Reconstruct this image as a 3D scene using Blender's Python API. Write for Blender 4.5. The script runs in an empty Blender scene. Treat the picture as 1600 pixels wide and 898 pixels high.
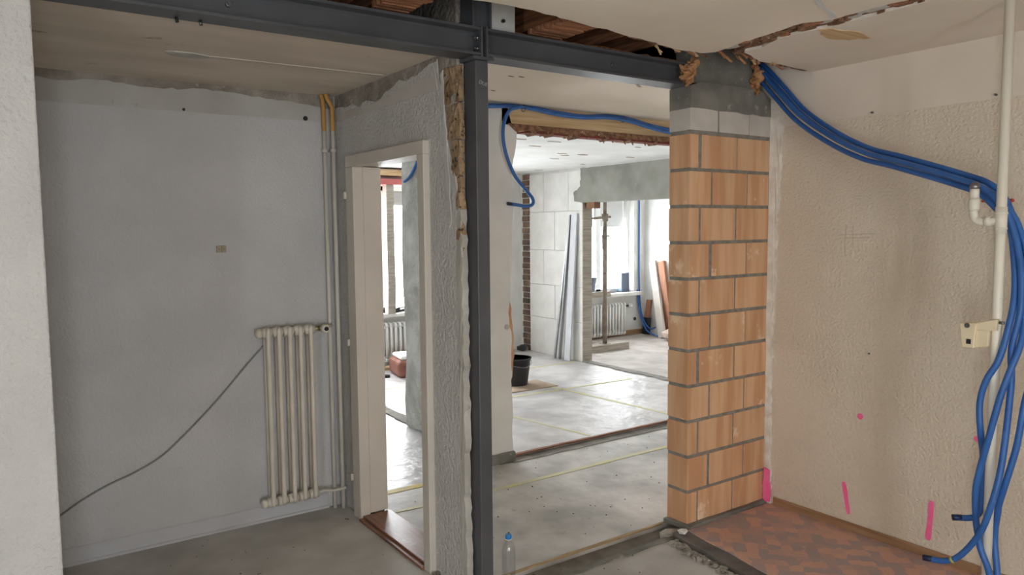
import bpy, bmesh, math, random
from mathutils import Vector, Matrix, noise
R = math.radians
scene = bpy.context.scene
COL = scene.collection

# ------------------------------------------------------------------ camera
CH = 1.713                                   # eye height
FPX = 1168.27
YAW, PIT, ROLL = R(34.8186), R(4.5141), R(-0.49984)
fw = Vector((math.sin(YAW)*math.cos(PIT), math.cos(YAW)*math.cos(PIT), -math.sin(PIT)))
r0 = Vector((math.cos(YAW), -math.sin(YAW), 0)); u0 = r0.cross(fw)
rt = r0*math.cos(ROLL) + u0*math.sin(ROLL); up = -r0*math.sin(ROLL) + u0*math.cos(ROLL)
cam = bpy.data.objects.new('camera', bpy.data.cameras.new('camera'))
COL.objects.link(cam)
cam.matrix_world = Matrix(((rt.x, up.x, -fw.x, 0), (rt.y, up.y, -fw.y, 0), (rt.z, up.z, -fw.z, CH), (0, 0, 0, 1)))
cam.data.sensor_width = 36; cam.data.sensor_fit = 'HORIZONTAL'
cam.data.lens = FPX/1600*36
cam.data.clip_start = 0.05
scene.camera = cam

# ------------------------------------------------------------------ overcast daylight through the windows
world = bpy.data.worlds.new('overcast'); scene.world = world; world.use_nodes = True
bg = world.node_tree.nodes['Background']
bg.inputs[0].default_value = (0.92, 0.965, 1.0, 1); bg.inputs[1].default_value = 9.0
scene.view_settings.view_transform = 'Standard'; scene.view_settings.look = 'None'
scene.view_settings.gamma = 1; scene.view_settings.use_curve_mapping = False
scene.view_settings.exposure = 1.75
scene.cycles.diffuse_bounces = 7; scene.cycles.max_bounces = 14; scene.cycles.transparent_max_bounces = 16
scene.cycles.caustics_refractive = False; scene.cycles.caustics_reflective = False
scene.cycles.sample_clamp_indirect = 6

def portal(name, loc, rot, sx, sz):
    """daylight portal in a window opening (guides sampling of the sky, adds no light)"""
    l = bpy.data.lights.new(name, 'AREA'); l.shape = 'RECTANGLE'; l.size = sx; l.size_y = sz
    l.cycles.is_portal = True
    o = bpy.data.objects.new(name, l); COL.objects.link(o); o.location = loc; o.rotation_euler = rot
# window openings:  (x0, x1, z0, z1)
WIN_L = (3.05, 4.80, 0.66, 2.26)             # facade, seen through the doorway
WIN_R = (6.85, 8.36, 0.70, 2.24)             # facade, seen through the far opening
FAC_Y = 8.63
REAR_Y = -3.3
WIN_B = (-0.80, 0.10, 0.06, 2.02)             # behind the camera
WIN_S = (-1.48, -0.86, 0.06, 2.02)            # glazed door in the side wall (y0, y1, z0, z1)
XL = -2.4
portal('window_1_portal', ((WIN_L[0]+WIN_L[1])/2, FAC_Y+.22, (WIN_L[2]+WIN_L[3])/2), (R(-90), 0, 0), WIN_L[1]-WIN_L[0], WIN_L[3]-WIN_L[2])
portal('window_2_portal', ((WIN_R[0]+WIN_R[1])/2, FAC_Y+.22, (WIN_R[2]+WIN_R[3])/2), (R(-90), 0, 0), WIN_R[1]-WIN_R[0], WIN_R[3]-WIN_R[2])
portal('window_rear_offscreen', ((WIN_B[0]+WIN_B[1])/2, REAR_Y-.22, (WIN_B[2]+WIN_B[3])/2), (R(90), 0, 0), WIN_B[1]-WIN_B[0], WIN_B[3]-WIN_B[2])

portal('window_side_offscreen', (XL-.18, (WIN_S[0]+WIN_S[1])/2, (WIN_S[2]+WIN_S[3])/2), (0, R(-90), 0), WIN_S[3]-WIN_S[2], WIN_S[1]-WIN_S[0])

# ------------------------------------------------------------------ photograph pixel -> point on a known plane
def ray(x, y):
    return fw + rt*((x-800)/FPX) + up*((449-y)/FPX)
C0 = Vector((0, 0, CH))
def on_x(x, y, X): d = ray(x, y); return C0 + d*(X/d.x)
def on_y(x, y, Y): d = ray(x, y); return C0 + d*(Y/d.y)
def on_z(x, y, Z): d = ray(x, y); return C0 + d*((Z-CH)/d.z)

# ------------------------------------------------------------------ materials
MATS = {}
def hexc(r, g, b):
    f = lambda v: ((v/255+0.055)/1.055)**2.4 if v > 10 else v/255/12.92
    return (f(r), f(g), f(b), 1)
def mat(name, c1, c2=None, scale=4, rough=.85, bump=0, bscale=120, metal=0, spots=None, sscale=14, slevel=.68,
        stretch=(1, 1, 1), rnd=0, bdist=.004, spec=.5, detail=6, contrast=(.35, .65)):
    if name in MATS: return MATS[name]
    m = bpy.data.materials.new(name); m.use_nodes = True; nt = m.node_tree; N = nt.nodes; L = nt.links
    b = N['Principled BSDF']; b.inputs['Roughness'].default_value = rough; b.inputs['Metallic'].default_value = metal
    b.inputs['Specular IOR Level'].default_value = spec
    tc = N.new('ShaderNodeTexCoord'); mp = N.new('ShaderNodeMapping'); mp.inputs['Scale'].default_value = stretch
    geo = tc.outputs['Object']
    if rnd:
        oi = N.new('ShaderNodeObjectInfo'); va = N.new('ShaderNodeVectorMath'); va.operation = 'ADD'
        mul = N.new('ShaderNodeMath'); mul.operation = 'MULTIPLY'; mul.inputs[1].default_value = 37
        L.new(oi.outputs['Random'], mul.inputs[0]); L.new(geo, va.inputs[0]); L.new(mul.outputs[0], va.inputs[1]); geo = va.outputs[0]
    L.new(geo, mp.inputs['Vector'])
    c1 = hexc(*c1); c2 = hexc(*c2) if c2 else c1
    n = N.new('ShaderNodeTexNoise'); n.inputs['Scale'].default_value = scale; n.inputs['Detail'].default_value = detail
    L.new(mp.outputs[0], n.inputs['Vector'])
    cr = N.new('ShaderNodeValToRGB'); cr.color_ramp.elements[0].position = contrast[0]; cr.color_ramp.elements[1].position = contrast[1]
    cr.color_ramp.elements[0].color = c1; cr.color_ramp.elements[1].color = c2
    L.new(n.outputs['Fac'], cr.inputs['Fac']); out = cr.outputs['Color']
    if spots:
        n2 = N.new('ShaderNodeTexNoise'); n2.inputs['Scale'].default_value = sscale; n2.inputs['Detail'].default_value = 8; n2.inputs['Roughness'].default_value = .65
        L.new(geo, n2.inputs['Vector'])
        r2 = N.new('ShaderNodeValToRGB'); r2.color_ramp.elements[0].position = slevel; r2.color_ramp.elements[1].position = slevel+.05
        L.new(n2.outputs['Fac'], r2.inputs['Fac'])
        mx = N.new('ShaderNodeMix'); mx.data_type = 'RGBA'; mx.inputs['B'].default_value = hexc(*spots)
        L.new(r2.outputs['Color'], mx.inputs['Factor']); L.new(out, mx.inputs['A']); out = mx.outputs['Result']
    if rnd:
        hs = N.new('ShaderNodeHueSaturation'); mm = N.new('ShaderNodeMapRange')
        mm.inputs['To Min'].default_value = 1-rnd; mm.inputs['To Max'].default_value = 1+rnd
        L.new(oi.outputs['Random'], mm.inputs['Value']); L.new(mm.outputs[0], hs.inputs['Value']); L.new(out, hs.inputs['Color']); out = hs.outputs['Color']
    L.new(out, b.inputs['Base Color'])
    if bump:
        n3 = N.new('ShaderNodeTexNoise'); n3.inputs['Scale'].default_value = bscale; n3.inputs['Detail'].default_value = 3
        L.new(geo, n3.inputs['Vector'])
        bp = N.new('ShaderNodeBump'); bp.inputs['Strength'].default_value = bump; bp.inputs['Distance'].default_value = bdist
        L.new(n3.outputs['Fac'], bp.inputs['Height']); L.new(bp.outputs[0], b.inputs['Normal'])
    MATS[name] = m; return m

ROUGHCAST = mat('roughcast_white', (208, 208, 208), (198, 198, 198), 3, .9, 1, 62, bdist=.011)
CREAM = mat('roughcast_cream', (225, 214, 197), (217, 205, 187), 2.2, .9, .8, 68, bdist=.011)
CREAM_SMOOTH = mat('cream_smooth', (228, 218, 205), (220, 209, 195), 2.5, .9, .12, 60)
ALCOVE = mat('alcove_wall', (204, 204, 205), (194, 194, 195), 2.2, .85, .9, 70, bdist=.008, spots=(150, 148, 145), sscale=9, slevel=.74)
ALCOVE_UP = mat('alcove_wall_upper', (192, 191, 188), (180, 178, 174), 4, .85, .15, 40, spots=(120, 114, 108), sscale=6, slevel=.66)
DOORW = mat('door_wall_plaster', (202, 200, 197), (192, 190, 187), 3, .88, 1, 55, bdist=.014)
MORTARCORE = mat('old_mortar', (166, 159, 149), (134, 127, 118), 9, .95, .8, 45, spots=(176, 168, 156), sscale=12, slevel=.6, bdist=.02)
CEILCREAM = mat('ceiling_cream', (233, 223, 208), (225, 214, 198), 1.6, .9, .1, 40)
CEILALC = mat('ceiling_alcove', (218, 206, 190), (200, 187, 170), 1.4, .9, .15, 30, stretch=(.7, 2.5, 1), spots=(150, 136, 122), sscale=3, slevel=.64)
CEILWHITE = mat('ceiling_white', (234, 235, 233), (222, 222, 219), 2.5, .9, .2, 30, spots=(150, 132, 112), sscale=3.2, slevel=.73)
WHITEW = mat('white_plaster', (226, 226, 223), (212, 211, 207), 3, .9, .25, 60)
GREYPL = mat('grey_plaster', (196, 193, 186), (172, 168, 160), 5, .92, .5, 30, spots=(150, 145, 138), sscale=8, slevel=.62)
CONC = mat('concrete', (148, 147, 139), (126, 125, 117), 3.5, .9, .35, 40, spots=(156, 154, 144), sscale=6, slevel=.66)
CONCD = mat('cement_grey', (136, 134, 127), (112, 110, 104), 6, .93, .6, 55, spots=(160, 156, 146), sscale=15, slevel=.62)
S1MAT = mat('rough_cement', (200, 200, 197), (168, 168, 164), 6, .92, .8, 25, spots=(140, 138, 134), sscale=10, slevel=.66, bdist=.03)
FLOORG = mat('floor_screed_grey', (200, 198, 194), (172, 170, 166), 3.2, .8, .25, 40, spots=(126, 122, 118), sscale=26, slevel=.72)
FLOORL = mat('floor_screed_light', (210, 207, 202), (168, 165, 160), 3.4, .55, .6, 9, bdist=.012, spots=(130, 124, 118), sscale=11, slevel=.66, spec=.5)
FLOORF = mat('floor_screed_far', (212, 209, 208), (170, 166, 164), 3.0, .42, .8, 9, bdist=.02, spots=(146, 140, 136), sscale=9, slevel=.66, spec=.6)
STRIPM = mat('trench_cement', (148, 144, 138), (122, 118, 113), 9, .95, .8, 40, spots=(66, 62, 58), sscale=30, slevel=.64)
BRICKM = mat('clay_block', (224, 184, 146), (207, 158, 119), 4, .9, .35, 90, stretch=(3.2, 3.2, .3), detail=3, contrast=(.40, .60), spots=(238, 210, 180), sscale=4, slevel=.6, rnd=.06)
WBLOCK = mat('white_block', (206, 201, 194), (192, 187, 180), 8, .92, .3, 80, rnd=.04)
MORTAR = mat('mortar_grey', (150, 146, 138), (126, 121, 114), 25, .97, .9, 110)
STEEL = mat('primer_steel', (84, 86, 90), (74, 76, 80), 5, .45, .12, 30, spots=(110, 113, 116), sscale=11, slevel=.70, spec=.5)
STEELD = mat('bolt_steel', (150, 150, 150), (110, 110, 110), 20, .35, metal=.9)
WOODRAW = mat('raw_timber', (216, 190, 152), (194, 162, 120), 4, .8, .3, 60, stretch=(.6, 14, 14), spots=(128, 92, 60), sscale=7, slevel=.7)
WOODOLD = mat('old_timber', (150, 100, 66), (96, 60, 38), 6, .9, .5, 50, stretch=(9, .7, 9))
LATH = mat('plaster_lath', (186, 132, 96), (132, 84, 56), 8, .9, .5, 60, stretch=(.8, 30, 8))
WOODDARK = mat('dark_boards', (88, 62, 44), (58, 40, 28), 5, .95, stretch=(8, .8, 8))
REED = mat('reed_edge', (164, 124, 94), (108, 76, 54), 30, .95, .9, 120, spots=(196, 180, 162), sscale=26, slevel=.62, bdist=.015)
FOAM = mat('builders_foam', (196, 148, 104), (158, 108, 68), 14, .85, .6, 60, bdist=.01)
TAPEY = mat('yellow_tape', (214, 194, 70), (190, 172, 84), 9, .6)
TAPEF = mat('yellow_tape_faded', (206, 200, 140), (196, 193, 172), 9, .6)
PAINTED = mat('frame_paint', (210, 203, 193), (202, 195, 185), 3, .5, .06, 40)
PAINTLT = mat('frame_paint_edge', (222, 216, 204), (212, 206, 194), 3, .5, .06, 40)
THRESH = mat('threshold_wood', (150, 104, 78), (110, 72, 54), 5, .35, .1, 40, stretch=(12, .8, 8), spots=(160, 140, 128), sscale=5, slevel=.6)
RADI = mat('radiator_enamel', (218, 211, 198), (208, 200, 186), 7, .4, .05, 30, spots=(170, 146, 116), sscale=30, slevel=.74)
RADW = mat('radiator_white', (232, 232, 230), (222, 222, 220), 5, .4)
PIPEW = mat('pipe_paint', (236, 232, 220), (226, 221, 207), 5, .42, spots=(120, 108, 92), sscale=28, slevel=.69, stretch=(1, 1, .4))
PIPEA = mat('pipe_alcove', (216, 212, 202), (206, 200, 190), 5, .45)
PIPEO = mat('pipe_primer_ochre', (196, 152, 84), (176, 132, 70), 8, .5)
BLACK = mat('black_plastic', (40, 40, 42), (32, 32, 34), 6, .5)
BLUE = mat('blue_conduit', (56, 108, 178), (46, 96, 166), 9, .42, spec=.45)
BLUEEND = mat('conduit_dark', (24, 36, 66), (20, 30, 56), 9, .5)
BLUECAP = mat('bottle_cap_blue', (40, 140, 214), (34, 128, 204), 9, .4)
CREAMPL = mat('cream_plastic', (232, 218, 188), (224, 208, 176), 6, .45)
BRASS = mat('brass', (190, 176, 140), (160, 146, 110), 12, .3, metal=.8)
PINK = mat('pink_spray_paint', (255, 104, 164), (252, 128, 180), 22, .7)
BASEBR = mat('baseboard_brown', (164, 130, 98), (142, 108, 78), 5, .55, .1, 40, stretch=(10, .6, 10))
BASEW = mat('baseboard_white', (196, 197, 200), (186, 187, 190), 4, .6)
BUCKET = mat('bucket_black', (44, 46, 50), (36, 38, 42), 5, .5)
BUCKETB = mat('bucket_blue_grey', (96, 110, 128), (84, 98, 118), 5, .5)
BOARD = mat('hardboard', (172, 150, 128), (152, 132, 112), 5, .7)
ZINC = mat('zinc_profile', (190, 192, 194), (168, 170, 172), 8, .4, metal=.7)
PROP = mat('prop_steel', (150, 140, 126), (118, 106, 92), 10, .6, metal=.2, spots=(110, 72, 50), sscale=16, slevel=.62)
TIMBER = mat('grey_timber', (176, 168, 156), (146, 138, 126), 5, .85, .3, 40, stretch=(.8, 10, 10))
REDP = mat('red_paint', (196, 112, 108), (180, 96, 92), 4, .6)
BAGM = mat('paper_sack_brown', (156, 106, 92), (128, 82, 70), 7, .8, .4, 20)
BAGW = mat('paper_sack_white', (232, 230, 228), (220, 218, 216), 7, .8, .4, 20)
OLDBRICK = mat('old_brick_dark', (122, 98, 82), (82, 70, 62), 8, .95, .6, 40, rnd=.2)
PLANKR = mat('plank_red_brown', (166, 118, 92), (140, 96, 72), 5, .8, stretch=(10, 10, .8))
PLANKO = mat('plywood_orange', (206, 162, 112), (192, 146, 98), 4, .75, stretch=(8, 8, .8))
SHUTTER = mat('roller_shutter', (206, 206, 204), (196, 196, 194), 4, .6)
FRAMEW = mat('window_frame_white', (236, 236, 234), (228, 228, 226), 4, .4)
STONE = mat('rubble_stone', (176, 170, 160), (130, 124, 116), 14, .95, .5, 60, rnd=.2)

def vinyl():
    m = bpy.data.materials.new('vinyl_floor'); m.use_nodes = True; nt = m.node_tree; N = nt.nodes; L = nt.links
    b = N['Principled BSDF']; b.inputs['Roughness'].default_value = .5
    tc = N.new('ShaderNodeTexCoord'); mp = N.new('ShaderNodeMapping'); mp.inputs['Rotation'].default_value = (0, 0, R(45))
    L.new(tc.outputs['Object'], mp.inputs['Vector'])
    # wobble keeps the print soft
    nz = N.new('ShaderNodeTexNoise'); nz.inputs['Scale'].default_value = 22; nz.inputs['Detail'].default_value = 2
    L.new(mp.outputs[0], nz.inputs['Vector'])
    mx0 = N.new('ShaderNodeMix'); mx0.data_type = 'VECTOR'; mx0.inputs['Factor'].default_value = .035
    L.new(mp.outputs[0], mx0.inputs[4]); L.new(nz.outputs['Color'], mx0.inputs[5])
    ck = N.new('ShaderNodeTexVoronoi'); ck.inputs['Scale'].default_value = 17; ck.inputs['Randomness'].default_value = .25
    L.new(mx0.outputs[1], ck.inputs['Vector'])
    cr = N.new('ShaderNodeValToRGB'); e = cr.color_ramp.elements
    e[0].position = .25; e[0].color = hexc(172, 156, 158); e[1].position = .8; e[1].color = hexc(210, 170, 154)
    k = cr.color_ramp.elements.new(.5); k.color = hexc(191, 160, 153)
    sep = N.new('ShaderNodeSeparateColor'); L.new(ck.outputs['Color'], sep.inputs[0])
    L.new(sep.outputs[0], cr.inputs['Fac'])
    n2 = N.new('ShaderNodeTexNoise'); n2.inputs['Scale'].default_value = 70; L.new(tc.outputs['Object'], n2.inputs['Vector'])
    mx = N.new('ShaderNodeMix'); mx.data_type = 'RGBA'; mx.blend_type = 'OVERLAY'; mx.inputs['Factor'].default_value = .12
    L.new(cr.outputs[0], mx.inputs['A']); L.new(n2.outputs['Fac'], mx.inputs['B'])
    L.new(mx.outputs['Result'], b.inputs['Base Color']); return m
VINYL = vinyl()

def glassm(name, gl=.08, tint=(1, 1, 1, 1)):
    m = bpy.data.materials.new(name); m.use_nodes = True; nt = m.node_tree; N = nt.nodes; L = nt.links
    for n in list(N): N.remove(n)
    o = N.new('ShaderNodeOutputMaterial'); t = N.new('ShaderNodeBsdfTransparent'); t.inputs[0].default_value = tint
    g = N.new('ShaderNodeBsdfGlossy'); g.inputs['Roughness'].default_value = .02
    mx = N.new('ShaderNodeMixShader'); lw = N.new('ShaderNodeLayerWeight'); lw.inputs[0].default_value = .25
    mr = N.new('ShaderNodeMapRange'); mr.inputs['To Min'].default_value = gl*.5; mr.inputs['To Max'].default_value = .6
    L.new(lw.outputs['Facing'], mr.inputs['Value'])
    L.new(mr.outputs[0], mx.inputs[0]); L.new(t.outputs[0], mx.inputs[1]); L.new(g.outputs[0], mx.inputs[2]); L.new(mx.outputs[0], o.inputs[0])
    return m
PANE = glassm('window_glass', .06)
PET = glassm('clear_plastic', .2, (.97, .98, .99, 1))

# ------------------------------------------------------------------ mesh helpers
class MB:
    def __init__(s): s.v = []; s.f = []; s.smooth = False
    def add(s, vs, fs):
        o = len(s.v); s.v += [Vector(p) for p in vs]; s.f += [tuple(i+o for i in f) for f in fs]; return s
    def box(s, x0, x1, y0, y1, z0, z1):
        return s.add([(x0,y0,z0),(x1,y0,z0),(x1,y1,z0),(x0,y1,z0),(x0,y0,z1),(x1,y0,z1),(x1,y1,z1),(x0,y1,z1)],
                     [(3,2,1,0),(4,5,6,7),(0,1,5,4),(1,2,6,5),(2,3,7,6),(3,0,4,7)])
    def bar(s, a, b, w, h, roll=0):
        """box bar from a to b, w wide and h thick"""
        a = Vector(a); b = Vector(b); d = (b-a).normalized()
        ref = Vector((0,0,1)) if abs(d.z) < .9 else Vector((1,0,0))
        u = d.cross(ref).normalized(); v = u.cross(d)
        q = Matrix.Rotation(roll, 3, d); u = q@u; v = q@v
        vs = [p+u*(w/2*i)+v*(h/2*j) for p in (a,b) for i,j in ((-1,-1),(1,-1),(1,1),(-1,1))]
        return s.add(vs, [(3,2,1,0),(4,5,6,7),(0,1,5,4),(1,2,6,5),(2,3,7,6),(3,0,4,7)])
    def prism(s, poly, ax, a, b):
        """polygon of 2D points extruded along axis ax from a to b (poly axes: the other two in xyz order)"""
        def P(p, t):
            q = [0,0,0]; k = 0
            for i in range(3):
                if i == ax: q[i] = t
                else: q[i] = p[k]; k += 1
            return q
        n = len(poly); area = sum(poly[i][0]*poly[(i+1)%n][1]-poly[(i+1)%n][0]*poly[i][1] for i in range(n))
        flip = (area < 0) ^ (ax == 1)
        if flip: poly = poly[::-1]
        vs = [P(p, a) for p in poly]+[P(p, b) for p in poly]
        lo = tuple(range(n-1,-1,-1)); hi = tuple(range(n, 2*n))
        fs = [lo, hi]+[(i,(i+1)%n,n+(i+1)%n,n+i) for i in range(n)]
        if a > b: fs = [f[::-1] for f in fs]
        return s.add(vs, fs)
    def tube(s, pts, r, n=12, caps=True):
        pts = [Vector(p) for p in pts]; rr = r if isinstance(r, (list, tuple)) else [r]*len(pts)
        vs = []; fs = []; u = None
        for i, p in enumerate(pts):
            d = (pts[min(i+1, len(pts)-1)]-pts[max(i-1, 0)]).normalized()
            if u is None:
                ref = Vector((0,0,1)) if abs(d.z) < .9 else Vector((1,0,0)); u = d.cross(ref).normalized()
            else: u = (u-d*u.dot(d)).normalized()
            w = d.cross(u)
            for k in range(n):
                t = 2*math.pi*k/n; vs.append(p+(u*math.cos(t)+w*math.sin(t))*rr[i])
        for i in range(len(pts)-1):
            for k in range(n):
                a = i*n+k; b = i*n+(k+1)%n; fs.append((a, b, b+n, a+n))
        if caps: fs.append(tuple(range(n-1,-1,-1))); fs.append(tuple(range((len(pts)-1)*n, len(pts)*n)))
        s.smooth = True; return s.add(vs, fs)
    def lathe(s, prof, c, n=24):
        return s.tube([(c[0], c[1], c[2]+z) for r, z in prof], [r for r, z in prof], n)
def spline(pts, k=8):
    pts = [Vector(p) for p in pts]; P = [pts[0]*2-pts[1]]+pts+[pts[-1]*2-pts[-2]]; out = []
    for i in range(1, len(P)-2):
        a, b, c, d = P[i-1:i+3]
        for j in range(k):
            t = j/k; out.append(.5*((2*b)+(c-a)*t+(2*a-5*b+4*c-d)*t*t+(3*b-a-3*c+d)*t**3))
    out.append(pts[-1]); return out

def obj(name, mb, material, parent=None, bevel=0, loc=None, jitter=None, seg=2):
    me = bpy.data.meshes.new(name)
    if parent is not None:
        base = Vector(parent['_base']); off = Vector(loc) if loc else base
    else:
        xs = [v.x for v in mb.v]; ys = [v.y for v in mb.v]; zs = [v.z for v in mb.v]
        off = Vector(loc) if loc else Vector(((min(xs)+max(xs))/2, (min(ys)+max(ys))/2, min(zs)))
    me.from_pydata([v-off for v in mb.v], [], mb.f); me.update()
    if bevel or jitter or mb.smooth:
        bm = bmesh.new(); bm.from_mesh(me)
        if bevel: bmesh.ops.bevel(bm, geom=bm.edges[:], offset=bevel, segments=seg, affect='EDGES', profile=.5)
        if jitter:
            amp, sc, cuts = jitter
            if cuts: bmesh.ops.subdivide_edges(bm, edges=bm.edges[:], cuts=cuts, use_grid_fill=True)
            for v in bm.verts:
                q = (v.co+off)*sc; v.co += Vector((noise.noise(q), noise.noise(q+Vector((17,3,9))), noise.noise(q+Vector((5,29,13)))))*amp
        if mb.smooth:
            for f in bm.faces: f.smooth = len(f.verts) <= 4
        bm.to_mesh(me); bm.free()
    me.materials.append(material)
    o = bpy.data.objects.new(name, me); COL.objects.link(o)
    if parent is not None: o.parent = parent; o.location = off-base
    else: o.location = off
    o['_base'] = tuple(off)
    return o
def thing(name, label, cat, loc, group=None):
    o = bpy.data.objects.new(name, None); COL.objects.link(o); o.location = loc; o.empty_display_size = .1
    o['_base'] = tuple(loc); o['label'] = label; o['category'] = cat
    if group: o['group'] = group
    return o
def tag(o, label, cat, group=None):
    o['label'] = label; o['category'] = cat
    if group: o['group'] = group
    return o
def struct(name, mb, material, label=None, **k):
    o = obj(name, mb, material, **k); o['kind'] = 'structure'
    if label: o['label'] = label
    return o
def copy_tree(o, parent=None):
    c = o.copy(); COL.objects.link(c)
    if parent is not None: c.parent = parent
    for ch in list(o.children): copy_tree(ch, c)
    return c
def B(*a): return MB().box(*a)
def jag(a, b, amp, n, seed):
    """jagged 2D line from a to b (end points kept)"""
    rg = random.Random(seed); a = Vector(a); b = Vector(b); d = b-a; nn = Vector((-d.y, d.x)).normalized(); out = [tuple(a)]
    for i in range(1, n):
        t = (i+rg.uniform(-.3, .3))/n; out.append(tuple(a+d*t+nn*rg.uniform(-amp, amp)))
    out.append(tuple(b)); return out
def jline(pts, amp, step, seed):
    out = []
    for i in range(len(pts)-1):
        L = (Vector(pts[i+1])-Vector(pts[i])).length
        out += jag(pts[i], pts[i+1], amp, max(1, int(L/step)), seed+i)[:-1]
    out.append(tuple(pts[-1])); return out
def holed(axis, t0, t1, a0, a1, z0, z1, holes):
    """wall slab: axis 0 = plane of constant X, 1 = constant Y; holes (a0,a1,z0,z1)"""
    m = MB(); As = sorted({a0, a1, *[h[0] for h in holes], *[h[1] for h in holes]}); Zs = sorted({z0, z1, *[h[2] for h in holes], *[h[3] for h in holes]})
    for i in range(len(As)-1):
        run = None
        for j in range(len(Zs)-1):
            ca = (As[i]+As[i+1])/2; cz = (Zs[j]+Zs[j+1])/2
            if any(h[0] < ca < h[1] and h[2] < cz < h[3] for h in holes): continue
            if axis == 0: m.box(t0, t1, As[i], As[i+1], Zs[j], Zs[j+1])
            else: m.box(As[i], As[i+1], t0, t1, Zs[j], Zs[j+1])
    return m

XR = 3.83; YA0, YA1 = 2.794, 2.945; XD0, XD1 = 1.745, 1.885; YB0, YB1 = 4.42, 4.57; YBACK = 4.38
ZC = 2.575; XC0, XC1 = 6.15, 6.29; XE = 8.60; ZTOP = 2.95

# ================================================================== SETTING: floors
m = MB().prism([(XL, REAR_Y), (3.84, REAR_Y), (3.84, YA0), (XD0+.02, YA0), (XD0+.02, YBACK+.02), (XL, YBACK+.02)], 2, -.12, 0)
floor = struct('floor', m, FLOORG)
m = MB().prism([(XD0+.02, YA0), (XR+.1, YA0), (XR+.1, 2.97), (XD0+.02, 2.97)], 2, -.12, -.028)
struct('floor', m, STRIPM, jitter=(.010, 9, 6))
m = MB().prism([(XD0+.02, 2.97), (6.4, 2.97), (6.4, YB0), (XD0+.02, YB0)], 2, -.12, 0)
floor_corr = struct('floor', m, FLOORL)
m = MB().prism([(2.95, YB0), (XC0+.2, YB0), (XC0+.2, YB1), (2.95, YB1)], 2, -.12, -.018)
struct('floor', m, STRIPM, jitter=(.008, 9, 6))
m = MB().prism([(XD0+.02, YB0), (2.95, YB0), (2.95, YB1), (XC0+.07, YB1), (XC0+.07, FAC_Y+.1), (XD0+.02, FAC_Y+.1)], 2, -.12, 0)
floor_far = struct('floor', m, FLOORF)
m = MB().prism([(XC0+.07, YB1), (XE+.1, YB1), (XE+.1, FAC_Y+.1), (XC0+.07, FAC_Y+.1)], 2, -.12, .012)
struct('floor', m, mat('floor_dusty', (192, 184, 178), (164, 156, 150), 4, .7, .3, 20))
# dark worn strip under the far opening and under the old wall line by the stub
struct('trim_4', MB().prism(jline([(XC0-.03, 5.0), (XC0-.02, 7.26)], .02, .09, 3)+jline([(XC0+.08, 7.26), (XC0+.08, 5.0)], .015, .09, 9), 2, .0, .016), STRIPM)
struct('trim_5', MB().prism(jline([(2.93, 5.85), (2.96, 8.5)], .012, .1, 13)+jline([(3.06, 8.5), (3.05, 5.85)], .012, .1, 19), 2, .0, .012), STRIPM)
# timber edging of the trenches
struct('trim_1', MB().prism(jline([(1.9, 2.955), (XR-.02, 2.975)], .006, .12, 5)+jline([(XR-.02, 2.990), (1.9, 2.973)], .004, .12, 8), 2, -.006, .005), mat('edge_wood', (190, 166, 128), (158, 132, 100), 8, .8, stretch=(1, 9, 9)))
struct('trim_2', MB().prism(jline([(3.06, 4.555), (6.1, 4.565)], .006, .12, 15)+jline([(6.1, 4.590), (3.06, 4.580)], .005, .12, 18), 2, -.008, .006), mat('edge_wood_red', (156, 112, 88), (120, 86, 70), 8, .8, stretch=(1, 9, 9)))
struct('trim_3', MB().prism(jline([(3.06, 4.395), (6.1, 4.405)], .006, .12, 25)+jline([(6.1, 4.43), (3.06, 4.42)], .006, .12, 28), 2, -.02, .006), STRIPM)
# yellow tape on the protected floors
def tape(parent, a, b, w, mt=TAPEF, seed=0):
    w *= 1.25
    a = Vector(a); b = Vector(b); n = Vector((-(b-a).y, (b-a).x)).normalized()*w/2
    l1 = jag(a+n, b+n, .003, 14, seed); l2 = jag(b-n, a-n, .003, 14, seed+1)
    return obj('tape_strip', MB().prism(l1+l2, 2, .0, .003), mt, parent)
tape(floor_corr, (1.89, 4.385), (2.45, 4.372), .05, TAPEY, 1)
tape(floor_corr, (1.9, 4.05), (2.35, 4.02), .03, TAPEF, 4)
tape(floor_corr, (2.2, 4.0), (4.4, 4.03), .035, TAPEF, 7)
tape(floor_far, (3.80, 5.70), (3.985, 4.62), .022, TAPEF, 9)
tape(floor_far, (3.3, 6.2), (5.9, 6.12), .03, TAPEF, 12)
tape(floor_far, (4.75, 8.2), (5.05, 4.62), .03, TAPEF, 15)
tape(floor_far, (3.0, 7.3), (6.1, 7.35), .03, TAPEF, 18)
# raised screed plate and printed vinyl sheet
plate = struct('floor', MB().prism(jline([(3.01, YA0), (2.925, 2.235), (2.86, 1.3), (2.8, REAR_Y+.02)], .006, .12, 31)+[(XR, REAR_Y+.02), (XR, YA0)], 2, 0, .028), mat('screed_edge', (118, 112, 106), (94, 89, 84), 7, .9, .6, 50))
obj('vinyl_sheet', MB().prism(jline([(3.10, YA0-.03), (3.015, 2.235), (2.95, 1.3), (2.9, REAR_Y+.02)], .008, .15, 41)+[(XR, REAR_Y+.02), (XR, YA0-.03)], 2, .028, .0315), VINYL, plate)

# ================================================================== SETTING: walls
# right wall: flat core, roughcast lower coat a few millimetres proud
wr = struct('wall_right', B(XR, XR+.14, REAR_Y-.2, YA1, -.1, ZTOP), CREAM_SMOOTH)
edge = [on_x(x, y, XR) for x, y in ((1216, 232), (1220, 300), (1217, 380), (1213, 470), (1210, 560), (1208, 660), (1206, 770))]
edge = [(p.y, p.z) for p in edge]
obj('roughcast_coat', MB().prism([(REAR_Y, .0), (REAR_Y, 2.288), (2.70, 2.288)]+jline(edge, .006, .07, 51)+[(edge[-1][0], 0)], 0, XR-.005, XR), CREAM, wr)
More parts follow.
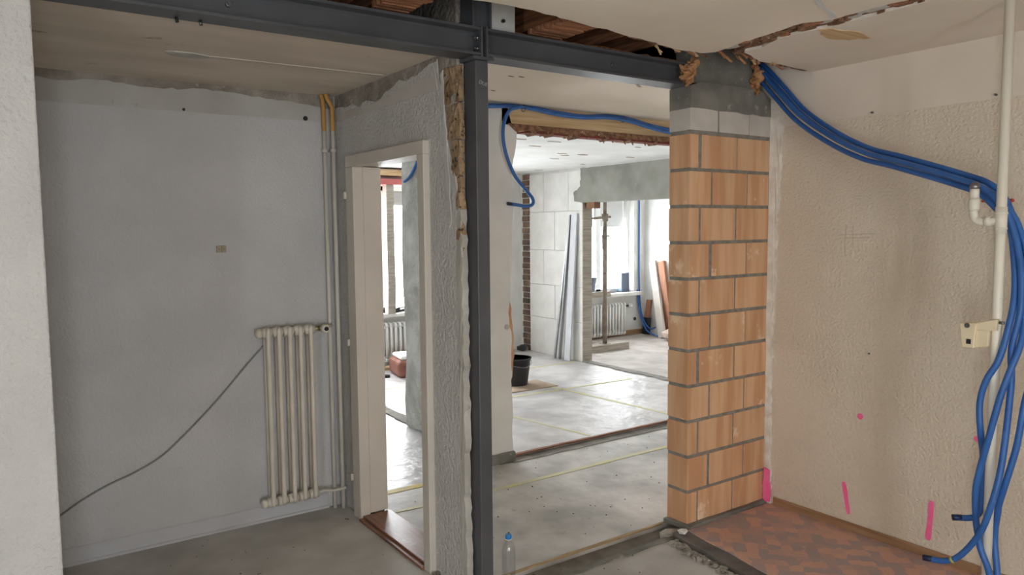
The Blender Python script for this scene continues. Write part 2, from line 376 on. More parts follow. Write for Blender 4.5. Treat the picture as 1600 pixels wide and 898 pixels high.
# broken plaster seam between the pillar and the wall
seam = jline([(2.79, 0.03), (2.79, 2.45)], .0, .05, 61)
obj('broken_plaster_seam', MB().prism([(YA0+.01, .03)]+jline([(2.755, .03), (2.762, .7), (2.752, 1.3), (2.735, 1.75), (2.722, 2.1), (2.715, 2.42)], .008, .035, 62)+[(YA0+.01, 2.46)], 0, XR-.022, XR), mat('seam_plaster', (240, 236, 228), (222, 214, 202), 16, .95, .6, 60, spots=(150, 128, 106), sscale=20, slevel=.72, bdist=.01), wr, jitter=(.012, 30, 2))
# pink spray marks
def mark(pts, w):
    P = [on_x(x, y, XR) for x, y in pts]; P = [Vector((p.y, p.z)) for p in P]
    l = []; r_ = []
    rg = random.Random(len(pts)+int(pts[0][0]))
    for i, p in enumerate(P):
        d = (P[min(i+1, len(P)-1)]-P[max(i-1, 0)]).normalized(); n = Vector((-d.y, d.x))
        ww = w/2*(.62 if i in (0, len(P)-1) else rg.uniform(.9, 1.1)); l.append(tuple(p+n*ww)); r_.append(tuple(p-n*ww))
    obj('spray_mark', MB().prism(l+r_[::-1], 0, XR-.0072, XR-.0051), PINK, wr)
mark([(1319, 752), (1320, 757), (1322, 770), (1324, 785), (1326, 798), (1327, 803)], .024)
mark([(1457, 782), (1456, 788), (1455, 805), (1453, 822), (1451, 838), (1451, 843)], .028)
for cx, cy, rr in ((1345, 650, .017), (1527, 685, .013)):
    p = on_x(cx, cy, XR)
    obj('spray_mark', MB().prism([(p.y+rr*math.cos(t*math.pi/7)*(1+.12*math.sin(3*t)), p.z+rr*math.sin(t*math.pi/7)) for t in range(14)], 0, XR-.0072, XR-.0051), PINK, wr)
obj('spray_mark', MB().prism(jline([(2.742, .05), (2.745, .24)], .004, .03, 71)+jline([(2.785, .25), (2.788, .04)], .005, .03, 74), 0, XR-.040, XR-.027), PINK, wr)
# nails and pencil lines on the right wall
for x, y in ((1359, 552), (1364, 176), (1557, 148)):
    p = on_x(x, y, XR); obj('nail', MB().tube([(XR-.014, p.y, p.z), (XR, p.y, p.z)], .005, 8), STEELD, wr)
for a, b in (((1310, 367), (1368, 365)), ((1318, 372), (1360, 371)), ((1322, 350), (1320, 395)), ((1333, 352), (1332, 388))):
    obj('pencil_line', MB().bar(on_x(*a, XR-.0052), on_x(*b, XR-.0052), .0012, .003), mat('pencil', (186, 172, 158), None), wr)
bb = struct('baseboard_right', MB().prism([(XR-.018, .0315), (XR-.005, .0315), (XR-.005, .075), (XR-.012, .078), (XR-.018, .07)], 1, REAR_Y, 2.73), BASEBR)

# near left wall piece, rear and side walls of the room we stand in
struct('wall_left', B(XL-.2, .14, YA0, YA1, -.1, ZTOP), ROUGHCAST, bevel=.006)
struct('wall_side', holed(0, XL-.2, XL, REAR_Y-.2, YBACK+.15, -.1, ZTOP, [WIN_S]), CREAM_SMOOTH)
struct('wall_rear', holed(1, REAR_Y-.25, REAR_Y, XL-.2, XR+.14, -.1, ZTOP, [WIN_B]), CREAM_SMOOTH)

# alcove back wall: upper strip, lower coat, baseboard
wb = struct('wall_back', B(XL, XD1, YBACK, YBACK+.15, -.1, ZTOP), ALCOVE_UP)
obj('plaster_coat', MB().prism([(XL, 0), (XD0, 0), (XD0, 2.357)]+[(XL, 2.357)], 1, YBACK-.004, YBACK), ALCOVE, wb)
top = jline([(0.05, 2.475), (.35, 2.468), (.5, 2.485), (.8, 2.47), (.95, 2.488), (1.3, 2.475), (1.5, 2.462), (1.74, 2.44)], .006, .035, 81)
obj('stained_plaster', MB().prism(top+[(1.74, 2.515), (.05, 2.515)], 1, YBACK-.006, YBACK), MORTARCORE, wb)
for x, y, r_ in ((477, 185, .014), (287, 171, .008), (205, 78, .0)):
    if r_: p = on_y(x, y, YBACK); obj('plug_hole', MB().tube([(p.x, YBACK-.005, p.z), (p.x, YBACK, p.z)], r_, 12), BLACK, wb)
struct('baseboard_back', MB().prism([(YBACK-.022, 0), (YBACK-.022, .012), (YBACK-.014, .016), (YBACK-.014, .085), (YBACK-.008, .092), (YBACK-.004, .092), (YBACK-.004, 0)], 0, XL, 1.64), BASEW)

# wall with the doorway
DY0, DY1, DZ = 3.262, 4.045, 2.072          # clear door opening
wd = struct('wall_door', holed(0, XD0+.006, XD1, 2.938, YBACK, -.1, ZTOP, [(DY0-.045, DY1+.045, -.1, DZ+.04)]), MORTARCORE)
near = [on_x(x, y, XD0) for x, y in ((682, 92), (684, 120), (690, 150), (692, 190), (700, 230), (712, 280), (719, 330), (722, 400), (722, 520), (723, 640), (724, 760), (727, 897))]
near = [(p.y, p.z) for p in near]; near.append((near[-1][0], 0))
topd = [(YBACK, 2.44), (4.2, 2.425), (4.1, 2.435), (4.0, 2.40), (3.9, 2.425), (3.78, 2.40), (3.66, 2.435), (3.5, 2.47), (3.42, 2.45), (3.3, 2.46), (3.18, 2.49), (near[0][0], near[0][1]-.01)]
coat = [(YBACK, 0)]+jline(topd, .012, .05, 91)+jline(near, .008, .05, 95)+[(DY0-.04, 0), (DY0-.04, DZ+.035), (DY1+.04, DZ+.035), (DY1+.04, 0)]
obj('plaster_coat', MB().prism(coat, 0, XD0, XD0+.006), DOORW, wd)
obj('upper_plaster', MB().prism([(YBACK, 2.359), (YBACK, 2.41)]+jline([(4.2, 2.40), (3.9, 2.39), (3.5, 2.42), (3.12, 2.44)], .01, .05, 99)+[(3.10, 2.359)], 0, XD0-.003, XD0), mat('upper_coat', (196, 192, 186), (184, 179, 172), 5, .9, .4, 60), wd)
# exposed hollow brick behind the lost plaster at the near end of this wall
hb = mat('hollow_brick', (178, 152, 120), (128, 104, 78), 9, .95, .8, 30, spots=(78, 58, 42), sscale=38, slevel=.57, bdist=.03, rnd=.12)
rg = random.Random(4)
z = 1.62
while z < 2.42:
    h = .165; y1 = 3.05 if z > 2.2 else 3.02 if z > 2.05 else 2.985 if z > 1.9 else 2.955
    obj('brick', B(XD0+.002, 1.772, 2.905+rg.uniform(0, .02), y1, z, z+h-.005), hb, wd, bevel=.003, jitter=(.014, 26, 3)); z += h
obj('plaster_edge', MB().prism(jline([(2.935, 0), (2.935, .6), (2.94, 1.2), (2.95, 1.75)], .006, .04, 101)+jline([(2.905, 1.8), (2.895, 1.2), (2.900, .6), (2.890, 0)], .010, .035, 105), 0, XD0-.003, XD0+.030), GREYPL, wd, jitter=(.004, 30, 0))
obj('plaster_edge', MB().prism(jline([(3.005, 1.72), (3.04, 2.0), (3.058, 2.2), (3.075, 2.42)], .012, .04, 111)+jline([(3.05, 2.44), (3.035, 2.2), (3.012, 2.0), (2.985, 1.75)], .008, .04, 113), 0, XD0-.003, XD0+.004), mat('plaster_pale', (206, 205, 202), (188, 186, 182), 9, .9, .5, 40), wd)

# ---- door frame
d1 = bpy.data.objects.new('door_1', None); COL.objects.link(d1); d1['kind'] = 'structure'; d1['label'] = 'cream painted door frame without a leaf'; d1.location = (XD0, 3.65, 0); d1['_base'] = (XD0, 3.65, 0)
CX = 1.712
obj('casing', B(CX, XD0+.03, DY1, 4.15, 0, DZ), PAINTED, d1, bevel=.004)
obj('casing', B(CX, XD0+.03, 3.195, DY0, 0, DZ), PAINTED, d1, bevel=.004)
obj('head_casing', B(CX, XD0+.03, 3.195, 4.15, DZ, 2.138), PAINTED, d1, bevel=.004)
obj('jamb', B(XD0+.032, XD1+.005, DY1+.006, DY1+.04, .03, DZ), PAINTED, d1, bevel=.002)
obj('jamb', B(XD0+.032, XD1+.005, DY0-.04, DY0-.006, .03, DZ), PAINTED, d1, bevel=.002)
obj('head_jamb', B(XD0+.032, XD1+.005, DY0-.04, DY1+.04, DZ+.006, DZ+.035), PAINTED, d1, bevel=.002)
th = obj('threshold', B(XD0-.02, XD1+.02, DY0, DY1, 0, .026), THRESH, d1, bevel=.004)
obj('threshold_lip', B(XD0-.045, XD0-.018, DY0, DY1, 0, .014), THRESH, d1, bevel=.004)
for x, y in ((541, 305), (548, 536), (552, 746)):
    p = on_x(x, y, CX-.012); obj('hinge', MB().tube([(CX-.010, 4.135, p.z-.02), (CX-.010, 4.135, p.z+.02)], .010, 10), PAINTLT, d1)

# ---- wall stub and rough pier beyond the passage
ws = struct('wall_stub', MB().prism([(2.90, 0), (2.90, 2.59)]+[(3.06, 2.59), (3.10, 2.47)]+jline([(3.15, 2.40), (3.14, 2.30), (3.115, 2.2), (3.105, 1.97), (3.10, 1.5), (3.075, 1.19), (3.06, 1.1), (3.09, .9), (3.085, .5), (3.095, .02)], .007, .05, 121)+[(3.09, 0)], 1, YB0+.03, YB1), WHITEW)
obj('broken_brick_edge', MB().prism([(3.04, .60), (3.05, 1.22)]+jline([(3.085, 1.18), (3.11, 1.0), (3.115, .75), (3.10, .62)], .008, .05, 131), 1, YB0+.045, YB1-.02), mat('raw_clay_edge', (206, 166, 132), (178, 134, 100), 8, .95, .6, 40), ws, jitter=(.006, 25, 1))
obj('stub_base', B(2.89, 3.105, YB0+.012, YB1-.02, -.01, .075), CONCD, ws, bevel=.006, jitter=(.008, 18, 3))
obj('wall_plug', MB().tube([(3.045, YB0+.024, 1.0), (3.045, YB0+.04, 1.0)], .02, 10), GREYPL, ws)
struct('wall_pier', B(2.90, 3.03, YB1, 5.80, 0, 2.47), S1MAT, jitter=(.022, 5, 9))
# timber lintel on the line of the removed wall, plaster rags and lath below
wl = struct('wall_lintel', B(3.02, XC0, YB0+.03, YB1, 2.452, 2.595), WOODRAW)
rags = jline([(6.1, 2.452), (3.07, 2.452)], .0, .06, 141)
low = []
rg = random.Random(9); x = 3.12
while x < 6.1:
    low.append((x, 2.42+rg.uniform(-.006, .01))); x += rg.uniform(.02, .05)
    if rg.random() < .3: low.append((x, 2.395+rg.uniform(-.012, .008))); x += .012
obj('plaster_rag', MB().prism([(3.07, 2.46)]+low+[(6.1, 2.46)], 1, YB0+.018, YB0+.12), REED, wl)
obj('red_lath', B(3.22, 6.1, YB0+.035, YB1-.02, 2.405, 2.435), mat('red_lath', (132, 62, 50), (104, 48, 40), 9, .85), wl)
rg = random.Random(31)
for k in range(26):                           # splinters under the lath
    x = 3.25+k*.105+rg.uniform(-.03, .03)
    obj('splinter', MB().prism([(x, 2.408), (x+.02, 2.408), (x+.022+rg.uniform(0, .015), 2.408-rg.uniform(.012, .035))], 1, YB0+.045, YB0+.055), REED, wl)

# ---- wall of white blocks with the far opening
wc = struct('wall_block', B(XC0+.012, XC1, 7.27, FAC_Y, 0, 2.47), mat('block_joint', (214, 213, 209), (202, 200, 196), 8, .95, .5, 40))
rows = [0, .5, .95, 1.42, 1.93, 2.44]
rgb = random.Random(2)
BLK = mat('aerated_block', (226, 225, 221), (214, 212, 208), 6, .92, .35, 50, rnd=.03)
for i in range(len(rows)-1):
    y = 7.27+(.0 if i % 2 else -.0); first = True
    ys = [7.27, 7.84, 8.40] if i % 2 else [7.27, 7.55, 8.08, 8.40]
    for a, b in zip(ys[:-1], ys[1:]):
        obj('block', B(XC0-rgb.uniform(0, .004), XC0+.015, a+.0025, b-.0025, rows[i]+.0025, rows[i+1]-.0025), BLK, wc, bevel=.002, seg=1)
obj('end_post', B(XC0-.004, XC1+.004, 7.255, 7.272, 0, 2.02), TIMBER, wc)
# dark old bricks showing in the corner slot
k = 0; z = 0.0
while z < 2.44:
    obj('brick', B(XC0-.012+(.01 if k % 2 else 0), XC0+.014, 8.405, 8.56, z+.006, min(z+.075, 2.46)), OLDBRICK, wc); z += .082; k += 1
# concrete lintel
cl = struct('wall_header', MB().prism([(4.6, 2.03), (7.29, 2.03), (7.29, 2.035)]+jline([(7.42, 2.05), (7.44, 2.16), (7.30, 2.24), (7.30, 2.46)], .012, .04, 151)+[(4.6, 2.46)], 0, XC0-.012, XC1+.01), CONC)
obj('wedge', B(XC0+.03, XC1-.01, 7.08, 7.25, 1.955, 2.03), mat('wedge_wood', (150, 112, 88), (128, 92, 70), 6), cl)
struct('wall_header', B(XC0, XC1, YB0, 4.6, 0, 2.6), WHITEW)

# ---- facade with two windows, far end wall, left end wall, corridor end
struct('wall_facade', holed(1, FAC_Y, FAC_Y+.3, XD1, XE+.2, -.1, ZTOP, [WIN_L, WIN_R]), WHITEW)
struct('wall_end', B(XE, XE+.15, YA1-.1, FAC_Y, -.1, ZTOP), WHITEW)
struct('wall_end', B(XR+.14, XE, YA1-.1, YA1+.05, -.1, ZTOP), WHITEW)
struct('wall_far', B(XD1-.14, XD1, YBACK+.15, FAC_Y+.3, -.1, ZTOP), WHITEW)
struct('wall_far', B(XC1, XE, YB0-.1, YB0+.05, -.1, ZTOP), WHITEW)
struct('wall_far', B(XC1-.1, XC1, YA1, YB0, -.1, ZTOP), WHITEW)
struct('baseboard_far', B(XC1, XE, FAC_Y-.02, FAC_Y, .012, .09), BASEBR)

# ================================================================== SETTING: ceilings
def cz(l): return [(p.x, p.y) for p in (on_z(x, y, ZC) for x, y in l)]
crack_l = [(2.955, .6)]+cz([(1420, 0), (1360, 14), (1300, 31), (1255, 36), (1222, 47), (1180, 60), (1140, 74)])
crack_r = cz([(1165, 79), (1190, 74), (1215, 60), (1262, 48), (1300, 40), (1350, 27), (1400, 14), (1452, 0)])+[(3.03, .6)]
front = [(3.0, 2.53), (2.96, 2.58), (2.88, 2.582), (2.75, 2.586), (2.55, 2.55), (2.31, 2.515), (2.1, 2.49), (1.94, 2.46), (1.72, 2.447), (1.55, 2.462), (1.2, 2.50), (.6, 2.56), (.15, 2.72), (XL, 2.72)]
cp = [(XL, REAR_Y), (2.955, REAR_Y)]+jline(crack_l, .008, .05, 161)+jline(front, .012, .05, 165)
c1 = struct('ceiling', MB().prism(cp, 2, ZC, ZC+.014), CEILCREAM)
cp2 = [(XL, REAR_Y), (2.965, REAR_Y)]+jline([(x+.02, y) for x, y in crack_l], .016, .03, 171)+jline([(x, y+(.045 if x > 2.4 else .02)) for x, y in front], .016, .035, 175)
obj('lath_layer', MB().prism(cp2, 2, ZC+.012, ZC+.045), REED, c1)
edge_r = [(3.845, 2.536), (3.70, 2.53), (3.508, 2.519), (3.344, 2.534), (3.20, 2.47), (3.12, 2.45)]
cr = [(3.03, REAR_Y), (XR, REAR_Y), (XR, 2.536)]+jline(edge_r[1:], .008, .05, 181)+jline(crack_r, .009, .045, 185)
c2 = struct('ceiling', MB().prism(cr, 2, ZC-.002, ZC+.012), mat('ceiling_strip', (234, 227, 217), (226, 217, 205), 2, .9, .12, 40))
cr2 = [(2.99, REAR_Y), (XR, REAR_Y), (XR, 2.59)]+jline([(x, y+.055) for x, y in edge_r[1:]], .022, .03, 191)+jline([(x-.02, y) for x, y in crack_r], .016, .03, 195)
obj('lath_layer', MB().prism(cr2, 2, ZC+.010, ZC+.045), REED, c2)
# torn paper patch showing straw board, and thin rag ends along the crack
pt = [on_z(x, y, ZC-.003) for x, y in ((1278, 46), (1300, 44), (1330, 48), (1352, 54), (1362, 58), (1350, 61), (1318, 61), (1296, 60), (1282, 53))]
obj('torn_patch', MB().prism(jline([(p.x, p.y) for p in pt]+[(pt[0].x, pt[0].y)], .012, .03, 207)[:-1], 2, ZC-.006, ZC-.002), WOODRAW, c2)
obj('straw_layer', MB().prism([(2.85, REAR_Y), (3.2, REAR_Y), (3.2, 2.46), (2.9, 2.52)], 2, ZC+.046, ZC+.07), WOODOLD, c2)
rg = random.Random(77)
for k in range(46):                            # lath ends and plaster rags in the crack
    t = k/45; i = min(int(t*6), 5); a = Vector(crack_l[1+i]).lerp(Vector(crack_l[2+i]), t*6-i); x = a.x+rg.uniform(.0, .10); y = a.y+rg.uniform(-.04, .04); s = rg.uniform(.010, .028)
    obj('plaster_rag', MB().prism([(x+s*math.cos(q)*rg.uniform(.5, 1), y+s*math.sin(q)*2.2*rg.uniform(.6, 1)) for q in (0, .9, 1.7, 2.5, 3.4, 4.2, 4.9, 5.6)], 2, ZC-.004+rg.uniform(0, .012), ZC+.02), rg.choice([REED, REED, LATH, REED, GREYPL]), c2)
# filled joint across the ceiling (pale band)
obj('filled_joint', MB().prism(jline([(2.1, 1.55), (2.92, 1.86)], .01, .08, 201)+jline([(2.93, 1.835), (2.1, 1.525)], .01, .08, 203), 2, ZC-.003, ZC), mat('joint_filler', (214, 214, 212), (200, 200, 198), 6), c1)
# alcove, passage and far ceilings
c3 = struct('ceiling', B(XL, XD0+.02, 2.935, YBACK, 2.515, 2.545), CEILALC)
obj('filler_ridge', MB().prism(jline([(.86, 3.70), (1.72, 3.66)], .006, .08, 211)+jline([(1.72, 3.63), (.86, 3.665)], .006, .08, 213), 2, 2.511, 2.515), mat('ridge_filler', (192, 182, 168), None), c3)
obj('rosette_scar', MB().prism([(.78+.10*math.cos(t*.45)*(1+.15*math.sin(5*t)), 3.69+.05*math.sin(t*.45)) for t in range(14)], 2, 2.509, 2.515), GREYPL, c3)
c4 = struct('ceiling', B(XD0+.02, XC1, 2.945, YB0+.03, 2.592, 2.62), CEILCREAM)
obj('lath_edge', MB().prism([(XD0+.02, 2.592)]+jline([(XD0+.02, 2.632), (3.16, 2.632)], .006, .06, 217)+[(3.16, 2.592)], 1, 2.932, 2.945), WOODOLD, c4)
cw = struct('ceiling', B(XD1, XC0+.02, YB1, FAC_Y, 2.47, 2.50), CEILWHITE)
rg = random.Random(12)
for k in range(22):                            # flaked spots of the far ceiling
    x = rg.uniform(3.2, 6.0); y = rg.uniform(4.8, 8.3); s = rg.uniform(.03, .10)
    obj('flaked_spot', MB().prism([(x+s*math.cos(a)*rg.uniform(.6, 1.3), y+s*.45*math.sin(a)*rg.uniform(.5, 1.2)) for a in (0, .8, 1.7, 2.5, 3.3, 4.2, 5.2)], 2, 2.4665, 2.4705), rg.choice([BOARD, GREYPL, BOARD]), cw)
rg = random.Random(5)
for x, y in ((2.50, 3.62), (2.56, 3.60), (2.66, 4.05), (3.32, 3.42), (3.36, 3.45), (3.46, 3.4)):
    obj('scorch_mark', MB().prism([(x, y), (x+.03, y+.012), (x+.05, y+.004), (x+.02, y-.006)], 2, 2.5905, 2.593), WOODDARK, c4)
struct('ceiling', B(XC0+.02, XE+.1, YB0, FAC_Y, 2.50, 2.53), CEILWHITE)
# floor boards of the storey above, over the opened ceiling
st = struct('ceiling', B(XL-.2, XE+.2, REAR_Y-.25, FAC_Y+.3, ZTOP, ZTOP+.06), WOODDARK)
# joists in the opened ceiling, each with lath underside
JO = [(1.20, 1.27, 'j'), (1.35, 1.50, 'l'), (2.145, 2.33, 'l'), (2.585, 2.612, 'j'), (2.85, 2.88, 'j'), (.55, .72, 'l'), (1.955, 2.0, 'j')]      # x0, x1, lath-covered or bare
for x0, x1, t in JO:
    jt = thing('ceiling_joist', '', 'joist', ((x0+x1)/2, 2.6, 2.62))
    obj('joist_timber', B(x0, x1, 2.848 if 1.9 < x0 < 2.05 else 2.3, YB0-.02 if x0 > XD1 else 4.3, 2.650, 2.82), WOODOLD, jt, jitter=(.006, 6, 3))
    if t == 'l':
        rg = random.Random(int(x0*100))
        for k in range(16):
            y = 2.42+k*.032
            obj('lath_strip', B(x0-rg.uniform(0, .012), x1+rg.uniform(-.004, .01), y, y+.022, 2.625+rg.uniform(-.003, .003), 2.650), LATH, jt)
    jt['label'] = {120: 'narrow old joist bounding the opened ceiling above the longer steel beam', 135: 'broad lath-covered joist above the steel beam, on the radiator side of the post',
                   214: 'broad lath-covered joist above the beam midway between post and brick pillar', 258: 'thin joist edge in the opened ceiling, second gap from the brick pillar',
                   285: 'thin joist edge in the opened ceiling next to the brick pillar', 55: 'broad lath-covered joist above the beam near the rough white wall', 195: 'thin joist edge behind the white bolted plate'}[int(round(x0*100+.01)) if int(round(x0*100+.01)) in (120,135,55,285) else (214 if 2.1 < x0 < 2.2 else 258 if 2.5 < x0 < 2.7 else 195)]
    jt['group'] = 'joists in the opened ceiling'
rg = random.Random(55)
for k in range(26):
    t = rg.random(); x = 2.62+t*.95; y = (2.60 if x < 2.95 else 2.52)+rg.uniform(-.02, .05); L_ = rg.uniform(.05, .14); a = rg.uniform(-.5, .5)
    obj('straw_end', MB().bar((x, y, ZC+.012+rg.uniform(0, .02)), (x+L_*math.cos(a), y+.02+L_*.4*math.sin(a), ZC+.004-rg.uniform(0, .022)), rg.uniform(.006, .014), .004), rg.choice([LATH, REED, WOODRAW, FOAM]), c2)
# torn straw mat hanging at the ceiling corner beside the pillar
tm = obj('straw_mat', MB().prism(jline([(3.30, 2.60), (3.55, 2.63), (3.82, 2.59)], .01, .05, 221)+[(3.82, 2.945), (3.30, 2.945)], 2, 2.732, 2.76).box(3.662, 3.825, 2.927, 2.944, 2.488, 2.74), WOODOLD, jitter=(.006, 14, 3))
tag(tm, 'torn brown straw board above the ceiling hole where blue conduits come out', 'board')

# ================================================================== windows
def window(n, rect, y0, inward=-1, mull=(), box=True, label=''):
    x0, x1, z0, z1 = rect
    w = bpy.data.objects.new('window_%d' % n, None); COL.objects.link(w); w['kind'] = 'structure'; w['label'] = label
    w.location = ((x0+x1)/2, y0, z0); w['_base'] = tuple(w.location)
    d0, d1 = sorted((y0, y0-inward*.06))
    obj('window_frame', MB().box(x0, x0+.055, d0, d1, z0, z1).box(x1-.055, x1, d0, d1, z0, z1).box(x0, x1, d0, d1, z0, z0+.055).box(x0, x1, d0, d1, z1-.055, z1), FRAMEW, w)
    xs = [x0+.055]+[c for m_ in mull for c in (m_-.045, m_+.045)]+[x1-.055]
    for m_ in mull: obj('mullion', B(m_-.045, m_+.045, d0, d1, z0, z1), FRAMEW, w)
    for a, b in zip(xs[::2], xs[1::2]):
        obj('pane', B(a, b, (d0+d1)/2-.003, (d0+d1)/2+.003, z0+.055, z1-.055), PANE, w)
    return w
wl_ = window(1, WIN_L, FAC_Y+.12, mull=(4.06,), label='white window above the radiator, seen through the doorway')
obj('sill', B(WIN_L[0]-.05, WIN_L[1]+.05, FAC_Y-.12, FAC_Y+.12, WIN_L[2]-.04, WIN_L[2]), WHITEW, wl_)
sh = obj('roller_shutter', B(WIN_L[0]+.02, WIN_L[1]-.02, FAC_Y+.20, FAC_Y+.225, 2.02, WIN_L[3]), SHUTTER, wl_)
for k in range(4): obj('shutter_slat', B(WIN_L[0]+.02, WIN_L[1]-.02, FAC_Y+.19, FAC_Y+.20, 2.03+k*.055, 2.075+k*.055), SHUTTER, sh)
wr_ = window(2, WIN_R, FAC_Y+.12, mull=(7.72,), label='white window above the radiator, seen through the far opening')
obj('sill', B(WIN_R[0]-.05, WIN_R[1]+.05, FAC_Y-.14, FAC_Y+.12, WIN_R[2]-.05, WIN_R[2]), WHITEW, wr_)
sh = obj('roller_shutter', B(WIN_R[0]+.02, 7.68, FAC_Y+.20, FAC_Y+.225, 1.72, WIN_R[3]), SHUTTER, wr_)
for k in range(9): obj('shutter_slat', B(WIN_R[0]+.02, 7.68, FAC_Y+.19, FAC_Y+.20, 1.73+k*.055, 1.775+k*.055), SHUTTER, sh)
obj('shutter_slat_panel', B(7.76, WIN_R[1]-.02, FAC_Y+.2, FAC_Y+.225, 1.72, WIN_R[3]), SHUTTER, wr_)
wb_ = window(3, WIN_B, REAR_Y-.12, inward=1, mull=(-.35,), label='glazed balcony door behind the camera')
w4 = bpy.data.objects.new('window_4', None); COL.objects.link(w4); w4['kind'] = 'structure'; w4['label'] = 'narrow glazed door in the side wall'; w4.location = (XL-.1, -1.2, WIN_S[2]); w4['_base'] = tuple(w4.location)
a_, b_, c_, d_ = WIN_S
obj('window_frame', MB().box(XL-.13, XL-.07, a_, a_+.055, c_, d_).box(XL-.13, XL-.07, b_-.055, b_, c_, d_).box(XL-.13, XL-.07, a_, b_, c_, c_+.055).box(XL-.13, XL-.07, a_, b_, d_-.055, d_), FRAMEW, w4)
obj('pane', B(XL-.103, XL-.097, a_+.055, b_-.055, c_+.055, d_-.055), PANE, w4)

# ================================================================== BRICK PILLAR
PX0, PX1 = 3.122, 3.806
pil = thing('brick_pillar', 'freshly laid orange clay block pillar with grey mortar carrying the steel beam', 'pillar', (3.46, 2.87, .028))
obj('mortar', B(PX0+.003, PX1+.012, YA0+.004, YA1-.003, .028, 2.37), MORTAR, pil, jitter=(.004, 40, 0))
obj('mortar_bed', MB().prism([(PX0-.02, YA0-.035), (PX1+.02, YA0-.02), (PX1+.02, YA1), (PX0-.03, YA1)], 2, .028, .052), CONCD, pil, jitter=(.010, 25, 3))
obj('mortar_strip', B(PX1-.004, XR-.006, YA0+.002, YA1, .03, 2.40), CONCD, pil, jitter=(.008, 30, 4))
Z0 = .044; CHT = (2.232-Z0)/11
cache = {}
def brick(x0, x1, z, h, mt, nm='brick'):
    w = round(x1-x0, 3); key = (w, round(h, 3), mt.name)
    c = ((x0+x1)/2, (YA0+YA1)/2, z)
    if key not in cache:
        o = obj(nm, B(-w/2, w/2, -(YA1-YA0)/2, (YA1-YA0)/2, 0, h), mt, None, bevel=.003, loc=(0, 0, 0)); cache[key] = o
    else:
        o = cache[key].copy(); COL.objects.link(o)
    o.parent = pil; rgx = random.Random(int(x0*1000+z*100)); b = Vector(pil['_base'])
    o.location = Vector(c)-b+Vector((0, rgx.uniform(-.003, .003), 0)); o.rotation_euler = (0, 0, rgx.uniform(-.006, .006)); return o
for i in range(11):
    z = Z0+i*CHT; odd = (10-i) % 2 == 0                      # top course like 'row A'
    s = (3.215, 3.518) if odd else (3.308, 3.612)
    g1 = .024 if (i % 3 == 1) else .014
    for a, b in ((PX0, s[0]-g1), (s[0], s[1]-.012), (s[1], PX1)): brick(a, b, z, CHT-.018, BRICKM)
for a, b in ((PX0, 3.348), (3.358, 3.612), (3.620, PX1)): brick(a, b, 2.236, .120, WBLOCK)
obj('concrete_bearing', MB().prism([(PX0-.002, 2.468), (PX0-.002, 2.350)]+jline([(PX0, 2.352), (PX1+.01, 2.352)], .006, .05, 231)+[(PX1+.015, 2.45), (3.70, 2.50), (3.2, 2.495)], 1, YA0-.004, YA1), CONCD, pil, jitter=(.003, 20, 0))
obj('concrete_cap', B(3.165, 3.66, YA0+.012, YA1, 2.49, 2.73), CONCD, pil, bevel=.006)

# foam and rags around the beam end and conduit hole
def lump(name, label, pts, rr, mt, cat):
    sp = spline(pts, 8); n = len(sp)
    rads = [rr*(.6+.4*math.sin(math.pi*(i+.6)/(n+.2)))*(1+.25*math.sin(i*2.3)) for i in range(n)]
    return tag(obj(name, MB().tube(sp, rads, 12), mt, jitter=(.030, 30, 2)), label, cat)
lump('foam_lump', 'orange brown foam packed around the end of the steel beam', [(3.105, 2.80, 2.475), (3.095, 2.80, 2.52), (3.12, 2.795, 2.56), (3.15, 2.79, 2.60)], .036, FOAM, 'foam')
lump('foam_lump', 'bent orange brown foam strip beside the conduit hole on the pillar', [(3.655, 2.78, 2.475), (3.640, 2.775, 2.53), (3.645, 2.77, 2.60), (3.625, 2.78, 2.66)], .026, FOAM, 'foam')

# ================================================================== STEELWORK
def ibeam(x0, x1, label):
    yc = 2.87; zb, zt = 2.468, 2.588; w = .06; tf = .011; tw = .0035
    p = [(yc-w, zb), (yc+w, zb), (yc+w, zb+tf), (yc+tw+.008, zb+tf+.002), (yc+tw, zb+tf+.012), (yc+tw, zt-tf-.012), (yc+tw+.008, zt-tf-.002), (yc+w, zt-tf), (yc+w, zt), (yc-w, zt), (yc-w, zt-tf), (yc-tw-.008, zt-tf-.002), (yc-tw, zt-tf-.012), (yc-tw, zb+tf+.012), (yc-tw-.008, zb+tf+.002), (yc-w, zb+tf)]
    t = thing('steel_beam', label, 'beam', ((x0+x1)/2, yc, zb))
    obj('i_section', MB().prism(p, 0, x0, x1), STEEL, t)
    return t
bl = ibeam(.145, 1.798, 'dark grey steel beam running from the steel post over the alcove to the rough white wall')
br = ibeam(1.836, 3.118, 'dark grey steel beam spanning from the steel post to the orange brick pillar')
obj('end_plate', B(1.798, 1.808, 2.805, 2.935, 2.462, 2.592), STEEL, bl)
obj('end_plate', B(1.826, 1.836, 2.805, 2.935, 2.462, 2.592), STEEL, br)
def bolt(parent, x, y, z, d=(-1, 0, 0)):
    d = Vector(d); p = Vector((x, y, z)); obj('bolt', MB().tube([p, p+d*.012], .011, 6).tube([p+d*.012, p+d*.02], .006, 8), STEELD, parent)
bolt(bl, 1.798, 2.828, 2.545); bolt(bl, 1.798, 2.828, 2.50); bolt(br, 1.836, 2.828, 2.50, (1, 0, 0))
for x, z in ((.75, 2.53), (2.62, 2.53)): bolt(bl if x < 1.8 else br, x, 2.8665, z, (0, -1, 0))
for x in (.58, .66): obj('hanging_screw', MB().tube([(x, 2.90, 2.468), (x+.004, 2.90, 2.45)], .006, 8), STEELD if x > .6 else BLACK, bl)
cb = thing('steel_post', 'dark grey square steel post standing between alcove doorway and passage', 'post', (1.817, 2.88, -.028))
obj('post_tube', B(1.785, 1.851, 2.832, 2.930, -.022, 2.452), STEEL, cb, bevel=.004)
